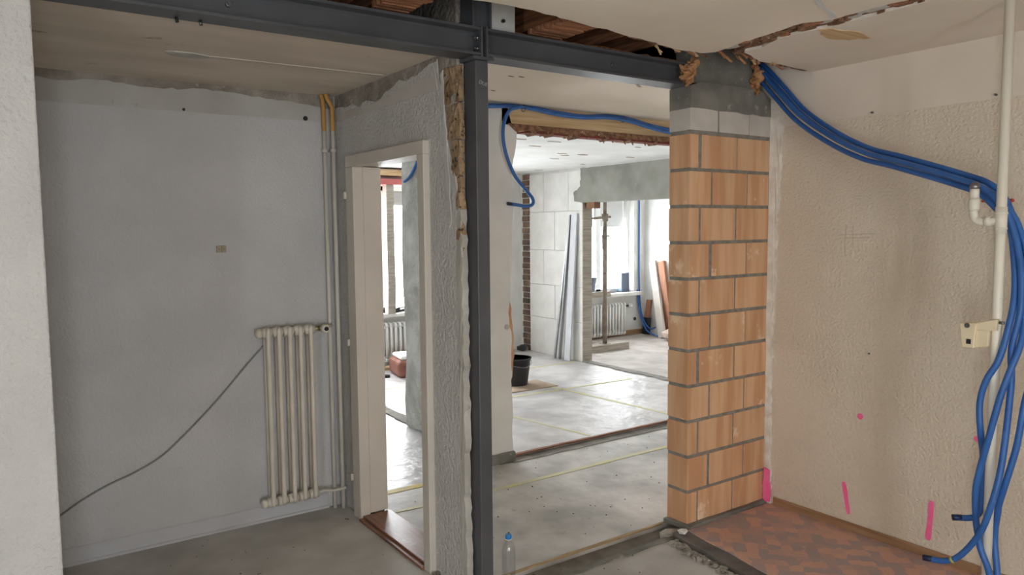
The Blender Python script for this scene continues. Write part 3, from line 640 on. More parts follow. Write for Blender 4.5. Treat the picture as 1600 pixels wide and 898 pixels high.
obj('cap_plate', B(1.765, 1.872, 2.815, 2.936, 2.452, 2.466), STEEL, cb)
obj('base_plate', B(1.772, 1.885, 2.80, 2.936, -.036, -.018), STEEL, cb)
tx = bpy.data.curves.new('chalk', 'FONT'); tx.body = 'DUE'; tx.size = .023; tx.extrude = .0004
to = bpy.data.objects.new('chalk_tmp', tx); COL.objects.link(to)
dg = bpy.context.evaluated_depsgraph_get(); tme = bpy.data.meshes.new_from_object(to.evaluated_get(dg)); bpy.data.objects.remove(to)
tme.materials.clear(); tme.materials.append(mat('chalk', (176, 178, 176), (150, 152, 150), 40, .95))
to = bpy.data.objects.new('chalk_writing', tme); COL.objects.link(to); to.parent = cb
to.location = Vector((1.800, 2.8312, 2.352))-Vector(cb['_base']); to.rotation_euler = (R(90), R(16), 0)
sp = thing('steel_stub', 'short dark grey steel stub rising from the beam joint into the ceiling', 'post', (1.81, 2.87, 2.592))
obj('stub_flange', B(1.765, 1.775, 2.82, 2.92, 2.592, 2.93), STEEL, sp); obj('stub_flange', B(1.855, 1.865, 2.82, 2.92, 2.592, 2.93), STEEL, sp)
obj('stub_web', B(1.775, 1.855, 2.845, 2.853, 2.592, 2.93), STEEL, sp)
gp = thing('bolted_plate', 'pale angle plate with a bolt hole above the steel beam joint', 'plate', (1.95, 2.85, 2.59))
obj('plate', MB().prism([(1.868, 2.59), (2.0, 2.59), (2.0, 2.715), (1.868, 2.715)], 1, 2.835, 2.842), mat('galvanised', (196, 196, 192), (180, 180, 176), 9, .5), gp)
obj('plate_foot', B(1.868, 2.0, 2.842, 2.89, 2.589, 2.596), MATS['galvanised'], gp)
bp_ = on_y(786, 33, 2.83); obj('bolt', MB().tube([(bp_.x, 2.835, bp_.z), (bp_.x, 2.822, bp_.z)], .008, 6), BLACK, gp)

# ================================================================== HEATING IN THE ALCOVE
rad = thing('radiator', 'tall narrow cream radiator of five sections on the alcove wall', 'radiator', (1.385, 4.30, .09))
n = 5; rx0, pitch = 1.268, .0625
for i in range(n):
    x = rx0+i*pitch
    m = MB().tube(spline([(x, 4.275, .125), (x, 4.258, .155), (x, 4.255, .2), (x, 4.255, 1.08), (x, 4.258, 1.115), (x, 4.275, 1.145)], 5), .0135, 10)
    s = obj('section', m, RADI, rad)
    obj('rear_tube', MB().tube([(x+.004, 4.33, .13), (x+.004, 4.33, 1.13)], .012, 8), RADI, s)
    obj('hub', MB().tube([(x-pitch/2+.002, 4.29, 1.125), (x-.014, 4.29, 1.128), (x, 4.29, 1.13), (x+.014, 4.29, 1.128), (x+pitch/2-.002, 4.29, 1.125)], [.026, .029, .034, .029, .026], 14), RADI, s)
    obj('hub', MB().tube([(x-pitch/2+.002, 4.29, .135), (x-.014, 4.29, .135), (x, 4.29, .135), (x+.014, 4.29, .135), (x+pitch/2-.002, 4.29, .135)], [.026, .029, .034, .029, .026], 14), RADI, s)
for z in (1.127, .135):
    obj('end_cap', MB().tube([(rx0-pitch/2+.003, 4.29, z), (rx0-pitch/2-.018, 4.29, z), (rx0-pitch/2-.026, 4.29, z), (rx0-pitch/2-.032, 4.29, z)], [.028, .027, .02, .008], 14), RADI, rad)
    for x in (rx0+.03, rx0+.23): obj('bracket', B(x-.008, x+.008, 4.32, YBACK-.004, z-.01, z+.01), RADI, rad)
xv = rx0+(n-.5)*pitch
v = obj('valve', MB().tube([(xv, 4.29, 1.13), (xv+.03, 4.29, 1.13)], .014, 10).tube([(xv+.03, 4.29, 1.13), (xv+.055, 4.29, 1.13)], .018, 10), BRASS, rad)
obj('valve_knob', MB().tube([(xv+.062, 4.30, 1.128), (xv+.062, 4.262, 1.128), (xv+.062, 4.252, 1.128)], [.026, .026, .022], 16), PAINTLT, v)
obj('valve_stem', MB().tube([(xv+.062, 4.252, 1.128), (xv+.062, 4.246, 1.128)], .013, 12), BLACK, v)
obj('valve_pipe', MB().tube([(xv+.062, 4.30, 1.128), (xv+.118, 4.315, 1.14)], .009, 10), PIPEA, v)
obj('return_pipe', MB().tube(spline([(xv, 4.29, .135), (xv+.03, 4.29, .14), (xv+.09, 4.285, .128), (xv+.17, 4.28, .132)], 6), .009, 10), PIPEA, rad)
def riser(x, xt, label, z_bot, y=4.335):
    t = thing('heating_pipe', label, 'pipe', (x, y, 0), 'heating risers in the alcove corner')
    pts = [(x, y, z_bot), (x-.002, y, 1.2), (x-.004, y, 2.30)]
    obj('pipe', MB().tube(pts, .0125, 12), PIPEA, t)
    obj('pipe_end', MB().tube(spline([(x-.004, y, 2.30), (x-.005, y, 2.40), (x-.006, y, 2.44), (xt+.004, y+.006, 2.485), (xt, y+.012, 2.512)], 6), .0130, 12), PIPEO, t)
    obj('clip', MB().tube([(x-.004, y, 2.175), (x-.004, y, 2.195)], .0165, 12).box(x-.008, x, y, YBACK, 2.18, 2.19), PIPEA, t)
    return t
riser(1.668, 1.655, 'cream heating pipe with ochre top, radiator side of the pair', .0)
riser(1.707, 1.672, 'cream heating pipe with ochre top, doorway side of the pair', .0, 4.30)
cab = MB().tube(spline([on_y(x, y, YBACK-.010) for x, y in ((60, 828), (93, 806), (130, 780), (170, 757), (210, 738), (250, 714), (285, 682), (330, 635), (362, 598), (385, 570), (407, 545), (416, 535))], 6), [.0055]*67, 8)
tag(obj('wall_cable', cab, mat('cable_grey', (150, 146, 140), (134, 130, 124), 12, .6)), 'thin grey cable running slantwise across the alcove wall to the radiator', 'cable')
so = thing('socket_plate', 'small beige double cable outlet on the alcove wall', 'socket', (1.058, YBACK-.006, 1.59))
obj('cover', B(1.032, 1.058, YBACK-.018, YBACK-.004, 1.593, 1.631), mat('beige_plastic', (176, 166, 150), (166, 154, 138), 9), so, bevel=.002)
obj('cover', B(1.059, 1.084, YBACK-.018, YBACK-.004, 1.593, 1.631), MATS['beige_plastic'], so, bevel=.002)
for x in (1.045, 1.071): obj('knockout', MB().tube([(x, YBACK-.018, 1.612), (x, YBACK-.0195, 1.612)], .006, 10), BOARD, so)

# ================================================================== GAS PIPE, FITTINGS AND CONDUITS ON THE RIGHT WALL
PXX, PYY = 3.27, 1.325                        # the pipe stands about half a metre off the wall
def pp_(x, y): return on_x(x, y, PXX)
gp_ = thing('wall_pipe', 'worn white painted vertical pipe in front of the cream wall', 'pipe', (PXX, PYY, .0315))
obj('pipe', MB().tube([(PXX, PYY, .0315), (PXX, PYY, 1.2), (PXX, PYY, ZC-.001)], .0185, 16), PIPEW, gp_)
zt = pp_(1566, 345).z
for z in (zt+.026, zt-.034): obj('collar', MB().tube([(PXX, PYY, z), (PXX, PYY, z+.008)], .0235, 16), PIPEW, gp_)
obj('tee', MB().tube([(PXX, PYY, zt-.05), (PXX, PYY, zt+.055)], .0215, 16), PIPEW, gp_)
yv = pp_(1523, 300).y
ft = obj('side_fitting', MB().tube(spline([(PXX, PYY+.01, zt), (PXX, PYY+.045, zt-.002), (PXX, yv-.028, zt-.002), (PXX, yv-.006, zt+.008), (PXX, yv, zt+.03), (PXX, yv, zt+.045)], 5), .0165, 12), PIPEW, gp_)
obj('fitting_nut', MB().tube([(PXX, PYY+.034, zt-.001), (PXX, PYY+.058, zt-.002)], .021, 6), PIPEW, ft)
obj('valve_body', MB().tube([(PXX, yv, zt+.042), (PXX, yv, zt+.05), (PXX, yv, zt+.084), (PXX, yv, zt+.092)], [.018, .0225, .0225, .018], 8), PIPEW, ft)
obj('valve_neck', MB().tube([(PXX, yv, zt+.092), (PXX, yv, zt+.128), (PXX, yv, zt+.132)], [.0175, .0175, .012], 14), PIPEW, ft)
obj('valve_top', MB().tube([(PXX, yv, zt+.130), (PXX, yv, zt+.142), (PXX, yv, zt+.152), (PXX, yv, zt+.157)], [.019, .019, .014, .006], 14), STEELD, ft)
bx0 = PXX-.03; b_l = pp_(1508, 505).y; b_m = pp_(1533, 510).y; b_r = pp_(1566, 500).y; z_t = pp_(1512, 503).z; z_b = pp_(1518, 540).z; z_m = pp_(1535, 514).z
jb = thing('terminal_box', 'cream plastic earthing terminal box clamped to the white pipe', 'box', (bx0, (b_l+b_r)/2, z_b))
obj('housing', MB().prism([(b_l, z_t), (b_m-.004, z_t+.006), (b_m+.004, z_b-.002), (b_l-.012, z_b-.004)], 0, bx0-.02, bx0+.035), CREAMPL, jb, bevel=.004)
obj('upper_arm', MB().prism([(b_m, z_t+.006), (b_r, z_t+.026), (b_r+.004, z_m+.002), (b_m+.002, z_m)], 0, bx0-.012, bx0+.012), CREAMPL, jb, bevel=.003)
obj('lower_block', MB().prism([(b_m+.002, z_m-.001), (b_r+.03, z_m+.004), (b_r+.034, z_b+.008), (b_m+.006, z_b)], 0, bx0-.008, bx0+.012), CREAMPL, jb, bevel=.003)
cy0 = (b_l+b_m)/2
obj('screw', MB().tube([(bx0-.019, cy0, (z_t+z_m)/2+.004), (bx0-.024, cy0, (z_t+z_m)/2+.004)], .010, 12), STEELD, jb)
obj('opening', B(bx0-.0225, bx0-.018, cy0-.016, cy0+.001, z_b+.014, z_b+.034), BLACK, jb)
obj('clamp_screw', MB().tube([(bx0, b_r-.002, z_t+.012), (bx0, b_r-.02, z_t+.013)], .006, 10), STEELD, jb)
rp = on_x(1581, 313, XR-.012); tag(obj('wall_plug', MB().tube([(XR-.004, rp.y, rp.z), (XR-.022, rp.y, rp.z), (XR-.03, rp.y-.012, rp.z)], [.008, .008, .005], 10), mat('red_plastic', (196, 70, 50), None, 4, .5)), 'small red wall plug sticking out beside the white pipe', 'plug')
rp = on_x(1537, 314, XR-.012); tag(obj('wall_plug', MB().tube([(XR-.004, rp.y, rp.z), (XR-.022, rp.y, rp.z)], [.006, .006], 10), MATS['red_plastic']), 'small red wall plug half hidden behind the conduits', 'plug')

import numpy as np
def settle(curves, r_, posts=(), clamp=None, k=14, it=120):
    """let several hoses press apart until they only touch; posts are upright cylinders (x, y, z0, z1, radius)"""
    P = [np.array([tuple(p) for p in spline(c, k)]) for c in curves]; D = [np.zeros_like(p) for p in P]; need = 2*r_+.0015
    for n in range(it):
        Q = [p+d for p, d in zip(P, D)]; mv = [np.zeros_like(p) for p in P]
        for a in range(len(P)):
            for b in range(a+1, len(P)):
                v = Q[a][:, None]-Q[b][None]; L = np.linalg.norm(v, axis=2); L[L < 1e-6] = 1e-6
                pen = np.clip(need-L, 0, None)
                if pen.max() <= 0: continue
                u = v/L[..., None]
                ia = pen.argmax(1); mv[a] += u[np.arange(len(ia)), ia]*(pen.max(1)*.5)[:, None]
                ib = pen.argmax(0); mv[b] -= u[ib, np.arange(len(ib))]*(pen.max(0)*.5)[:, None]
        for a in range(len(P)):
            for x, y, z0, z1, rr in posts:
                v = Q[a][:, :2]-np.array([x, y]); L = np.maximum(np.linalg.norm(v, axis=1), 1e-6)
                pen = np.clip(rr+r_+.001-L, 0, None)*((Q[a][:, 2] > z0) & (Q[a][:, 2] < z1))
                mv[a][:, :2] += v/L[:, None]*pen[:, None]
            D[a] += mv[a]*.8
            if n < it-12:
                d = D[a]; d[1:-1] = .25*d[:-2]+.5*d[1:-1]+.25*d[2:]
            if clamp is not None: D[a] = clamp(P[a]+D[a])-P[a]
    return [[Vector(q) for q in p+d] for p, d in zip(P, D)]
def conduit(pts, label, group='blue conduits on the cream wall', r_=.0125, endcol=True, tapeat=None, settled=False):
    s = pts if settled else spline(pts, 8); t = thing('conduit', label, 'conduit', tuple(s[-1]), group)
    obj('hose', MB().tube(s, r_, 12), BLUE, t)
    if endcol:
        d = (s[-1]-s[-3]).normalized(); obj('hose_end', MB().tube([s[-1]-d*.03, s[-1]+d*.006], r_*1.02, 12), BLUEEND, t)
    if tapeat:
        i = int(tapeat*(len(s)-1)); obj('tape_band', MB().tube([s[i], s[i+1], s[i+2]], r_*1.1, 12), TAPEY, t)
    return t
# common upper run: pixels with X depth
upper = [(1175, 102, 3.735), (1190, 114, 3.745), (1215, 142, 3.72), (1250, 180, 3.67), (1300, 214, 3.60), (1350, 238, 3.54), (1400, 251, 3.48), (1450, 265, 3.42), (1500, 280, 3.37), (1535, 293, 3.34), (1560, 315, 3.33)]
def up_run(dx, dy, dX): return [on_x(x+dx, y+dy, X+dX) for x, y, X in upper]
def dn(l): return [on_x(x, y, X-.44) for x, y, X in l]
RUN = []
RUN.append(([(3.715, 2.925, 2.640)]+up_run(-5, 9, -.01)+dn([(1578, 350, 3.78), (1586, 400, 3.76), (1588, 450, 3.74), (1582, 500, 3.715), (1562, 560, 3.685), (1541, 594, 3.67), (1531, 630, 3.67), (1532, 673, 3.67), (1536, 715, 3.74), (1534, 760, 3.75), (1532, 795, 3.75), (1520, 808, 3.74), (1490, 808, 3.70)]),
        'blue conduit whose dark end sticks out sideways from behind the white pipe', {}))
RUN.append(([(3.760, 2.925, 2.690)]+up_run(7, -7, .03)+dn([(1584, 345, 3.80), (1598, 400, 3.78), (1600, 460, 3.76), (1594, 520, 3.73), (1577, 580, 3.69), (1562, 624, 3.67), (1545, 684, 3.66), (1530, 737, 3.67), (1524, 771, 3.68), (1526, 815, 3.69), (1536, 850, 3.70), (1548, 898, 3.70), (1553, 960, 3.70)]),
        'blue conduit crossing in front of the pipe and hanging down past the taped one', dict(endcol=False)))
RUN.append(([(3.715, 2.925, 2.680)]+up_run(0, 0, -.03)+dn([(1582, 352, 3.76), (1593, 410, 3.75), (1594, 470, 3.73), (1588, 520, 3.72), (1582, 560, 3.71), (1579, 609, 3.70), (1571, 684, 3.69), (1562, 741, 3.67), (1550, 786, 3.65), (1532, 831, 3.65), (1502, 866, 3.66), (1477, 876, 3.66), (1445, 871, 3.65)]),
        'blue conduit curving in front of the pipe to a taped end above the vinyl floor', dict(tapeat=.938)))
RUN.append(([(3.765, 2.925, 2.650)]+up_run(11, 4, .015)+dn([(1590, 355, 3.78), (1607, 420, 3.77), (1614, 500, 3.75), (1612, 580, 3.73), (1600, 635, 3.71), (1588, 699, 3.70), (1568, 763, 3.69), (1553, 801, 3.72), (1550, 846, 3.73), (1555, 898, 3.71), (1558, 960, 3.71)]),
        'blue conduit bowing widest away from the white pipe before hanging to the floor', dict(endcol=False)))
cl_ = lambda q: np.stack([np.minimum(q[:, 0], np.where(q[:, 1] > 2.6, XR-.0195, XR-.0185)), q[:, 1], np.maximum(q[:, 2], .046)], 1)
for (p_, l_, kw), c_ in zip(RUN, settle([x[0] for x in RUN], .0125, [(PXX, PYY, 0, 3, .0185), (PXX, PYY, zt-.055, zt+.06, .0235), (PXX, yv, zt-.02, zt+.16, .0225)], cl_)): conduit(c_, l_, settled=True, **kw)
# conduits under the passage lintel
cy = YB0-.005
def rowp(l): return [on_y(x, y, cy+d) for x, y, d in l]
RUN = []
RUN.append(([(1.95, cy, 2.50)]+rowp([(763, 164, 0), (800, 163, 0), (830, 166, 0), (870, 175, 0), (910, 181, 0), (950, 181, 0), (985, 186, 0), (1010, 194, 0), (1045, 202, 0), (1100, 210, 0)]),
        'blue conduit tied along the timber lintel, upper one of two', dict(endcol=False)))
RUN.append(([(1.95, cy-.028, 2.48)]+rowp([(763, 166, -.028), (800, 166, -.028), (830, 170, -.028), (870, 179, -.028), (910, 184, -.028), (950, 184, -.028), (985, 190, -.028), (1010, 198, -.028), (1045, 207, -.028), (1100, 216, -.028)]),
        'blue conduit tied along the timber lintel, lower one of two', dict(endcol=False)))
RUN.append((rowp([(812, 167, -.056), (797, 172, -.056), (788, 190, -.056), (786, 215, -.056), (792, 245, -.056), (805, 275, -.056), (822, 297, -.056), (832, 310, -.056), (832, 319, -.056), (822, 322, -.056), (808, 320, -.056), (794, 318, -.056)]),
        'blue conduit hanging from the lintel with its end bent back like a hook', {}))
cl_ = lambda q: np.stack([q[:, 0], np.minimum(q[:, 1], YB0+.018), np.minimum(q[:, 2], 2.592-.0122)], 1)
for (p_, l_, kw), c_ in zip(RUN, settle([x[0] for x in RUN], .0125, (), cl_)): conduit(c_, l_, 'blue conduits along the passage lintel', settled=True, **kw)
tie = mat('wire', (90, 84, 60), None, 5, .6)
for x, y in ((818, 164), (974, 185)):
    p = on_y(x, y, cy-.014); p.z = min(p.z-.006, 2.567); tag(obj('wire_tie', MB().tube([p+Vector((.012*math.cos(a)*.3, .031*math.cos(a), .023*math.sin(a))) for a in [k*math.pi/6 for k in range(13)]], .0025, 6), tie), 'thin wire tie around the conduits at the %s of the lintel' % ('stub end' if x < 900 else 'pillar end'), 'wire')

# ================================================================== PASSAGE AND FLOOR THINGS
bx, by = on_z(795, 905, 0).x, on_z(795, 905, 0).y
bo = thing('water_bottle', 'clear plastic water bottle with blue cap at the foot of the steel post', 'bottle', (bx, by, 0))
pr = [(.028, .0), (.033, .004), (.034, .02), (.0325, .03), (.034, .04), (.034, .105), (.0325, .112), (.034, .12), (.0335, .15), (.029, .172), (.019, .19), (.0135, .198), (.0135, .212)]
obj('bottle_body', MB().lathe(pr, (bx, by, 0), 24), PET, bo)
obj('neck_ring', MB().lathe([(.0165, .203), (.0165, .206)], (bx, by, 0), 20), FRAMEW, bo)
obj('cap', MB().lathe([(.0155, .208), (.0160, .210), (.0160, .224), (.0145, .227)], (bx, by, 0), 20), BLUECAP, bo)
def rock(name, c, s, seed, mt, label=None, cat=None):
    rg = random.Random(seed); bm = bmesh.new(); bmesh.ops.create_icosphere(bm, subdivisions=1, radius=1)
    m = MB(); idx = {v: i for i, v in enumerate(bm.verts)}
    vs = [Vector((v.co.x*s[0], v.co.y*s[1], v.co.z*s[2]))*rg.uniform(.75, 1.15)+Vector(c) for v in bm.verts]
    m.add(vs, [tuple(idx[v] for v in f.verts) for f in bm.faces]); bm.free(); return m
o = obj('stone_slab', rock('stone_slab', (3.03, 2.84, .0), (.075, .06, .034), 3, STONE), STONE); tag(o, 'flat broken concrete slab at the foot of the brick pillar', 'stone')
o = obj('stone', rock('stone', (3.045, 2.752, .042), (.035, .03, .020), 4, STONE), mat('white_chip', (226, 224, 218), None, 6)); tag(o, 'small white plaster chip at the pillar corner', 'stone')
o = obj('stone', rock('stone', (2.95, 2.73, .0), (.045, .04, .028), 7, STONE), STONE); tag(o, 'grey stone chunk beside the edge of the tiled floor', 'stone')
o = obj('stone', rock('stone', (2.93, 2.47, .0), (.022, .02, .018), 9, STONE), MATS['white_chip']); tag(o, 'small white pebble lying in the gravel by the raised floor edge', 'stone')
m = MB(); rg = random.Random(8)
for k in range(190):
    t = rg.random(); y = 2.02+t*.72; xx = 2.90+(y-2.0)*.15-abs(rg.gauss(0, .028))-.024; s = rg.uniform(.005, .018)
    q = rock('', (xx, y, s*.5), (s, s, s*.8), k, STONE); m.add(q.v, q.f)
g = tag(obj('gravel', m, STONE), 'loose gravel and mortar crumbs along the raised floor edge', 'gravel'); g['kind'] = 'stuff'
m = MB()
for k in range(150):
    zone = rg.random()
    if zone < .35: x, y = rg.uniform(.3, 1.68), rg.uniform(2.9, 4.3)
    elif zone < .75: x, y = rg.uniform(1.95, 4.4), rg.uniform(3.02, 4.36)
    else: x, y = rg.uniform(2.0, 2.85), rg.uniform(1.9, 2.77)
    s = rg.uniform(.002, .006); q = rock('', (x, y, s*.4), (s, s*rg.uniform(.6, 1.5), s*.6), k+500, STONE); m.add(q.v, q.f)
g = tag(obj('floor_crumbs', m, mat('dark_crumbs', (96, 90, 84), (70, 66, 62), 20, .95)), 'dark crumbs of rubble scattered over the concrete floors', 'rubble'); g['kind'] = 'stuff'
# rough mortar crumbs at the foot of the door wall
m = MB()
for k in range(60):
    y = rg.uniform(2.86, 3.17); x = 1.745-abs(rg.gauss(0, .025)); s = rg.uniform(.004, .014); q = rock('', (x, y, s*.4), (s, s, s), k+900, STONE); m.add(q.v, q.f)
g = tag(obj('mortar_crumbs', m, CONCD), 'grey mortar crumbs at the foot of the door wall', 'rubble'); g['kind'] = 'stuff'
# raised mortar remnants along the trench
tag(obj('mortar_ridge', MB().prism(jline([(2.02, 2.80), (3.0, 2.815)], .014, .06, 241)+jline([(3.0, 2.775), (2.02, 2.765)], .012, .06, 243), 2, -.005, .006), CONCD, jitter=(.004, 30, 0)), 'low broken mortar ridge along the floor trench', 'mortar')

# bucket and hardboard beyond the stub
hbp = [on_z(x, y, 0) for x, y in ((780, 617), (872, 603), (838, 594), (790, 601))]
tag(obj('hardboard_sheet', MB().prism([(p.x, p.y) for p in hbp], 2, .0005, .009), BOARD), 'brown hardboard sheet lying under the black bucket', 'board')
bc = on_z(806, 600, .009)
bu = thing('bucket', 'black builders bucket standing on the hardboard sheet', 'bucket', (bc.x, bc.y, .009))
m = MB().lathe([(.125, 0), (.128, .005), (.165, .285), (.175, .287), (.175, .30), (.160, .30), (.155, .27), (.118, .012), (.02, .01)], (bc.x, bc.y, .009), 28); obj('bucket_shell', m, BUCKET, bu)
obj('handle', MB().tube(spline([(bc.x-.175, bc.y, .295), (bc.x-.15, bc.y-.09, .25), (bc.x, bc.y-.185, .22), (bc.x+.15, bc.y-.09, .25), (bc.x+.175, bc.y, .295)], 6), .004, 8), STEELD, bu)
tag(obj('rubble_lump', rock('', (6.02, 8.42, .05), (.10, .06, .055), 21, STONE), BLACK), 'dark lump of debris at the foot of the old brick slot', 'debris')
tag(obj('rubble_lump', rock('', (5.83, 8.48, .055), (.085, .07, .075), 23, STONE), STONE), 'grey heap of mortar beside the old brick slot', 'debris')

# metal profiles leaning on the white block wall
def lean(name, a, b, w, h, mt, label, cat, group=None):
    return tag(obj(name, MB().bar(a, b, w, h), mt), label, cat, group)
lean('drywall_profile', (6.05, 7.62, .002), (6.127, 7.475, 1.88), .022, .04, mat('steel_grey', (150, 152, 154), None, 5, .4, metal=.5), 'thin grey steel profile leaning on the white block wall', 'profile', 'things leaning on the block wall')
lean('drywall_profile', (6.04, 7.71, .002), (6.132, 7.535, 1.62), .03, .03, ZINC, 'shorter zinc profile leaning on the white block wall', 'profile', 'things leaning on the block wall')
lean('leaning_board', (6.05, 7.455, .006), (6.133, 7.40, 1.90), .11, .026, mat('plasterboard', (206, 208, 212), (194, 196, 200), 4), 'narrow pale board leaning beside the opening jamb', 'board', 'things leaning on the block wall')

# ---- far right room: prop on timber, radiator, sill things, planks, conduits
FR = .012
tag(obj('sole_timber', B(6.55, 7.32, 7.64, 7.80, FR, .105), TIMBER, bevel=.004), 'thick grey timber lying flat under the steel prop', 'timber')
ppx, ppy = on_y(945, 500, 7.72).x, 7.72
pp = thing('steel_prop', 'adjustable steel prop standing on the grey timber in the far opening', 'prop', (ppx, ppy, .105))
obj('base_plate', B(ppx-.06, ppx+.06, ppy-.06, ppy+.06, .105, .113), PROP, pp)
obj('outer_tube', MB().tube([(ppx, ppy, .113), (ppx, ppy, 1.72)], .032, 14), PROP, pp)
obj('inner_tube', MB().tube([(ppx, ppy, 1.70), (ppx, ppy, 2.46)], .025, 14), PROP, pp)
obj('thread_collar', MB().tube([(ppx, ppy, 1.80), (ppx, ppy, 1.90)], .045, 12), PROP, pp)
obj('collar_handle', MB().tube([(ppx-.32, ppy-.02, 1.835), (ppx+.10, ppy, 1.86)], .017, 10), PROP, pp)
obj('pin_chain', MB().tube(spline([(ppx-.01, ppy-.04, 1.62), (ppx-.07, ppy-.04, 1.62), (ppx-.075, ppy-.04, 1.42)], 5), .010, 8), PROP, pp)
obj('pin', MB().tube([(ppx-.09, ppy-.03, 1.60), (ppx+.06, ppy-.03, 1.60)], .012, 8), PROP, pp)
obj('head_plate', B(ppx-.06, ppx+.06, ppy-.06, ppy+.06, 2.46, 2.468), PROP, pp)
tag(obj('head_timber', B(6.4, 7.9, ppy-.06, ppy+.06, 2.468, 2.498), TIMBER), 'timber plank between prop head and far ceiling', 'timber')
def far_radiator(x0, n, label, y=FAC_Y-.09):
    t = thing('radiator', label, 'radiator', (x0+n*.03, y, .05))
    proto = None
    for i in range(n):
        x = x0+i*.062
        if proto is None:
            m = MB()
            for yy in (-.045, .045): m.tube([(x, y+yy, .10), (x, y+yy, .50)], .017, 8)
            m.tube(spline([(x, y-.045, .5), (x, y-.035, .53), (x, y+.035, .53), (x, y+.045, .5)], 3), .019, 8)
            m.tube(spline([(x, y-.045, .1), (x, y-.035, .07), (x, y+.035, .07), (x, y+.045, .1)], 3), .019, 8)
            m.tube([(x-.03, y, .49), (x+.03, y, .49)], .02, 8); m.tube([(x-.03, y, .11), (x+.03, y, .11)], .02, 8)
            proto = obj('section', m, RADW, t)
        else:
            c = proto.copy(); COL.objects.link(c); c.parent = t; c.location.x += i*.062
    vx = x0+n*.062 if x0 > 5 else x0-.062
    s = 1 if x0 > 5 else -1
    obj('valve', MB().tube([(vx-.02*s, y, .49), (vx+.05*s, y, .49)], .014, 8), BLACK, t)
    obj('valve_knob', MB().tube([(vx+.05*s, y, .49), (vx+.12*s, y, .49)], .028, 12), RADW, t)
    for xx in (x0+.1, x0+n*.05): obj('bracket', B(xx-.01, xx+.01, y, FAC_Y, .46, .48), RADW, t)
    return t
far_radiator(7.30, 13, 'low white ribbed radiator under the window beyond the far opening')
far_radiator(4.0, 12, 'low white ribbed radiator under the window seen through the doorway')
sb = thing('bucket', 'grey blue bucket standing on the far window sill', 'bucket', (7.42, FAC_Y-.0, WIN_R[2]))
obj('bucket_shell', MB().lathe([(.09, 0), (.12, .24), (.128, .242), (.128, .255), (.115, .255), (.085, .01), (.02, .008)], (7.42, FAC_Y-.0, WIN_R[2]), 20), BUCKETB, sb)
tag(obj('sill_timber', B(7.0, 7.70, FAC_Y-.19, FAC_Y-.145, WIN_R[2]-.03, WIN_R[2]+.05), TIMBER, bevel=.003), 'length of timber along the front of the far window sill', 'timber').location.z += 0
tag(obj('window_box', B(8.10, 8.26, FAC_Y+.0, FAC_Y+.10, WIN_R[2], WIN_R[2]+.30), BUCKETB, bevel=.004), 'pale blue box standing in the corner of the far window', 'box')
def px_plank(a, b, w, h, mt, label, name='leaning_plank', group='planks leaning in the far room'):
    return tag(obj(name, MB().bar(a, b, w, h), mt), label, 'plank', group)
px_plank((8.38, 8.02, FR+.012), (8.572, 8.43, 1.17), .14, .035, mat('plank_dusty', (196, 190, 182), (176, 168, 160), 5), 'dusty pale plank leaning on the end wall of the far room')
px_plank((8.50, 7.96, FR+.012), (8.573, 8.235, 1.18), .12, .05, PLANKR, 'red brown plank leaning behind the dusty one')
px_plank((8.55, 8.02, FR+.012), (8.59, 8.04, .86), .34, .018, PLANKO, 'orange plywood offcut leaning at the end wall', 'plywood_sheet')
br_ = thing('brush', 'dusty broom head with dark bristles standing against the end wall', 'brush', (8.51, 8.50, FR))
obj('brush_back', MB().bar((8.53, 8.50, .28), (8.58, 8.50, .56), .10, .03), PLANKR, br_); obj('bristles', MB().bar((8.51, 8.50, .014), (8.53, 8.50, .28), .13, .05), BLACK, br_)
tag(obj('paper_sack', rock('', (8.28, 7.78, .10), (.14, .14, .09), 33, BAGM), mat('sack_pinkish', (206, 188, 180), (186, 164, 156), 6, .8, .4, 15), jitter=None), 'crumpled pale sack on the floor below the leaning planks', 'sack')
yy = FAC_Y-.02
conduit([(8.455, yy, 2.5), (8.455, yy, 1.6), (8.46, yy, .9), (8.47, yy-.02, .45), (8.48, yy-.10, .22), (8.46, yy-.25, .12), (8.42, yy-.40, .16)], 'blue conduit running down the far wall beside the window', 'blue conduits in the far room', endcol=False)
conduit([(8.426, yy, .72), (8.43, yy-.02, .5), (8.45, yy-.06, .28), (8.46, yy-.16, .10), (8.42, yy-.32, .05), (8.36, yy-.5, .04)], 'blue conduit starting at the far sill corner and bending to the floor', 'blue conduits in the far room', endcol=False)
tag(obj('wall_box', MB().tube([(8.385, FAC_Y, .26), (8.385, FAC_Y-.006, .26)], .028, 14), BLACK), 'dark round wall box hole beside the far radiator', 'socket')

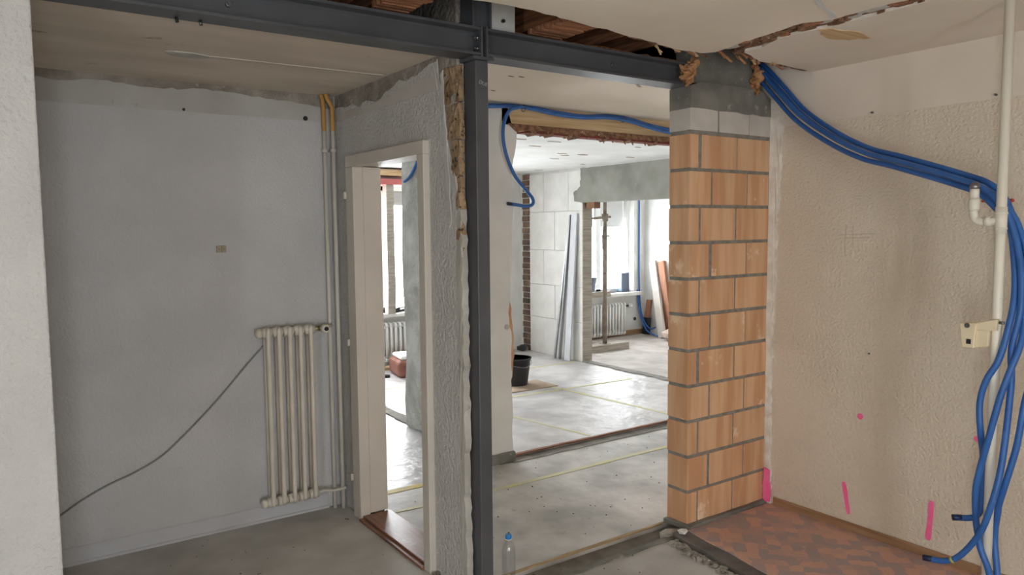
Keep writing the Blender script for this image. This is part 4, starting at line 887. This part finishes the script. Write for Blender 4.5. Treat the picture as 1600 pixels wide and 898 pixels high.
# ---- room seen through the doorway
tag(obj('red_timber', B(3.6, 4.36, 8.47, FAC_Y, 2.265, 2.335), REDP), 'red painted timber under the ceiling of the room behind the doorway', 'timber')
tag(obj('timber_post', B(4.03, 4.13, 8.49, 8.60, WIN_L[2], 2.265), TIMBER, jitter=(.012, 4, 4)), 'pale timber post standing on the window sill behind the doorway', 'post')
tag(obj('shuttering_board', B(3.4, 4.8, 8.46, FAC_Y, 2.375, 2.45), WOODRAW), 'pale timber board under the ceiling behind the doorway', 'board')
for x in (3.2, 4.6): pass
sk = thing('plaster_sack', 'brown paper sack with white top lying near the radiator behind the doorway', 'sack', (4.0, 7.95, 0))
obj('sack_body', MB().prism([(3.78, 7.72), (4.35, 7.62), (4.42, 8.05), (3.86, 8.18)], 2, .0, .20), BAGM, sk, bevel=.05, seg=3)
obj('sack_top', MB().prism([(3.82, 7.76), (4.33, 7.66), (4.39, 8.03), (3.89, 8.14)], 2, .195, .25), BAGW, sk, bevel=.03, seg=3)
tag(obj('steel_offcut', MB().bar((3.48, 7.92, .016), (3.72, 7.86, .016), .03, .03).bar((3.72, 7.86, .016), (3.64, 8.05, .016), .03, .03), BLACK), 'dark bent offcut on the floor beside the sack', 'offcut')
tag(obj('floor_plank', B(3.5, 4.4, 8.28, 8.40, .0, .035), WOODRAW, bevel=.003), 'short raw timber plank on the floor below the radiator', 'plank')
tag(obj('rag', rock('', (3.945, FAC_Y-.03, WIN_L[2]+.030), (.07, .05, .035), 41, REDP), REDP), 'red rag on the window sill behind the doorway', 'cloth')
tag(obj('hand_tool', MB().bar((4.15, FAC_Y-.03, WIN_L[2]+.014), (4.30, FAC_Y-.02, WIN_L[2]+.030), .05, .03).bar((4.17, FAC_Y-.03, WIN_L[2]+.040), (4.23, FAC_Y-.03, WIN_L[2]+.055), .04, .03), BLACK), 'dark hand tool on the window sill behind the doorway', 'tool')
conduit([(2.879, 5.35, 2.40), (2.874, 5.5, 2.22), (2.869, 5.60, 2.14), (2.864, 5.68, 2.11)], 'short blue conduit end on the rough pier behind the doorway', 'blue conduits behind the doorway', endcol=False)

for o in bpy.data.objects:
    if '_base' in o: del o['_base']
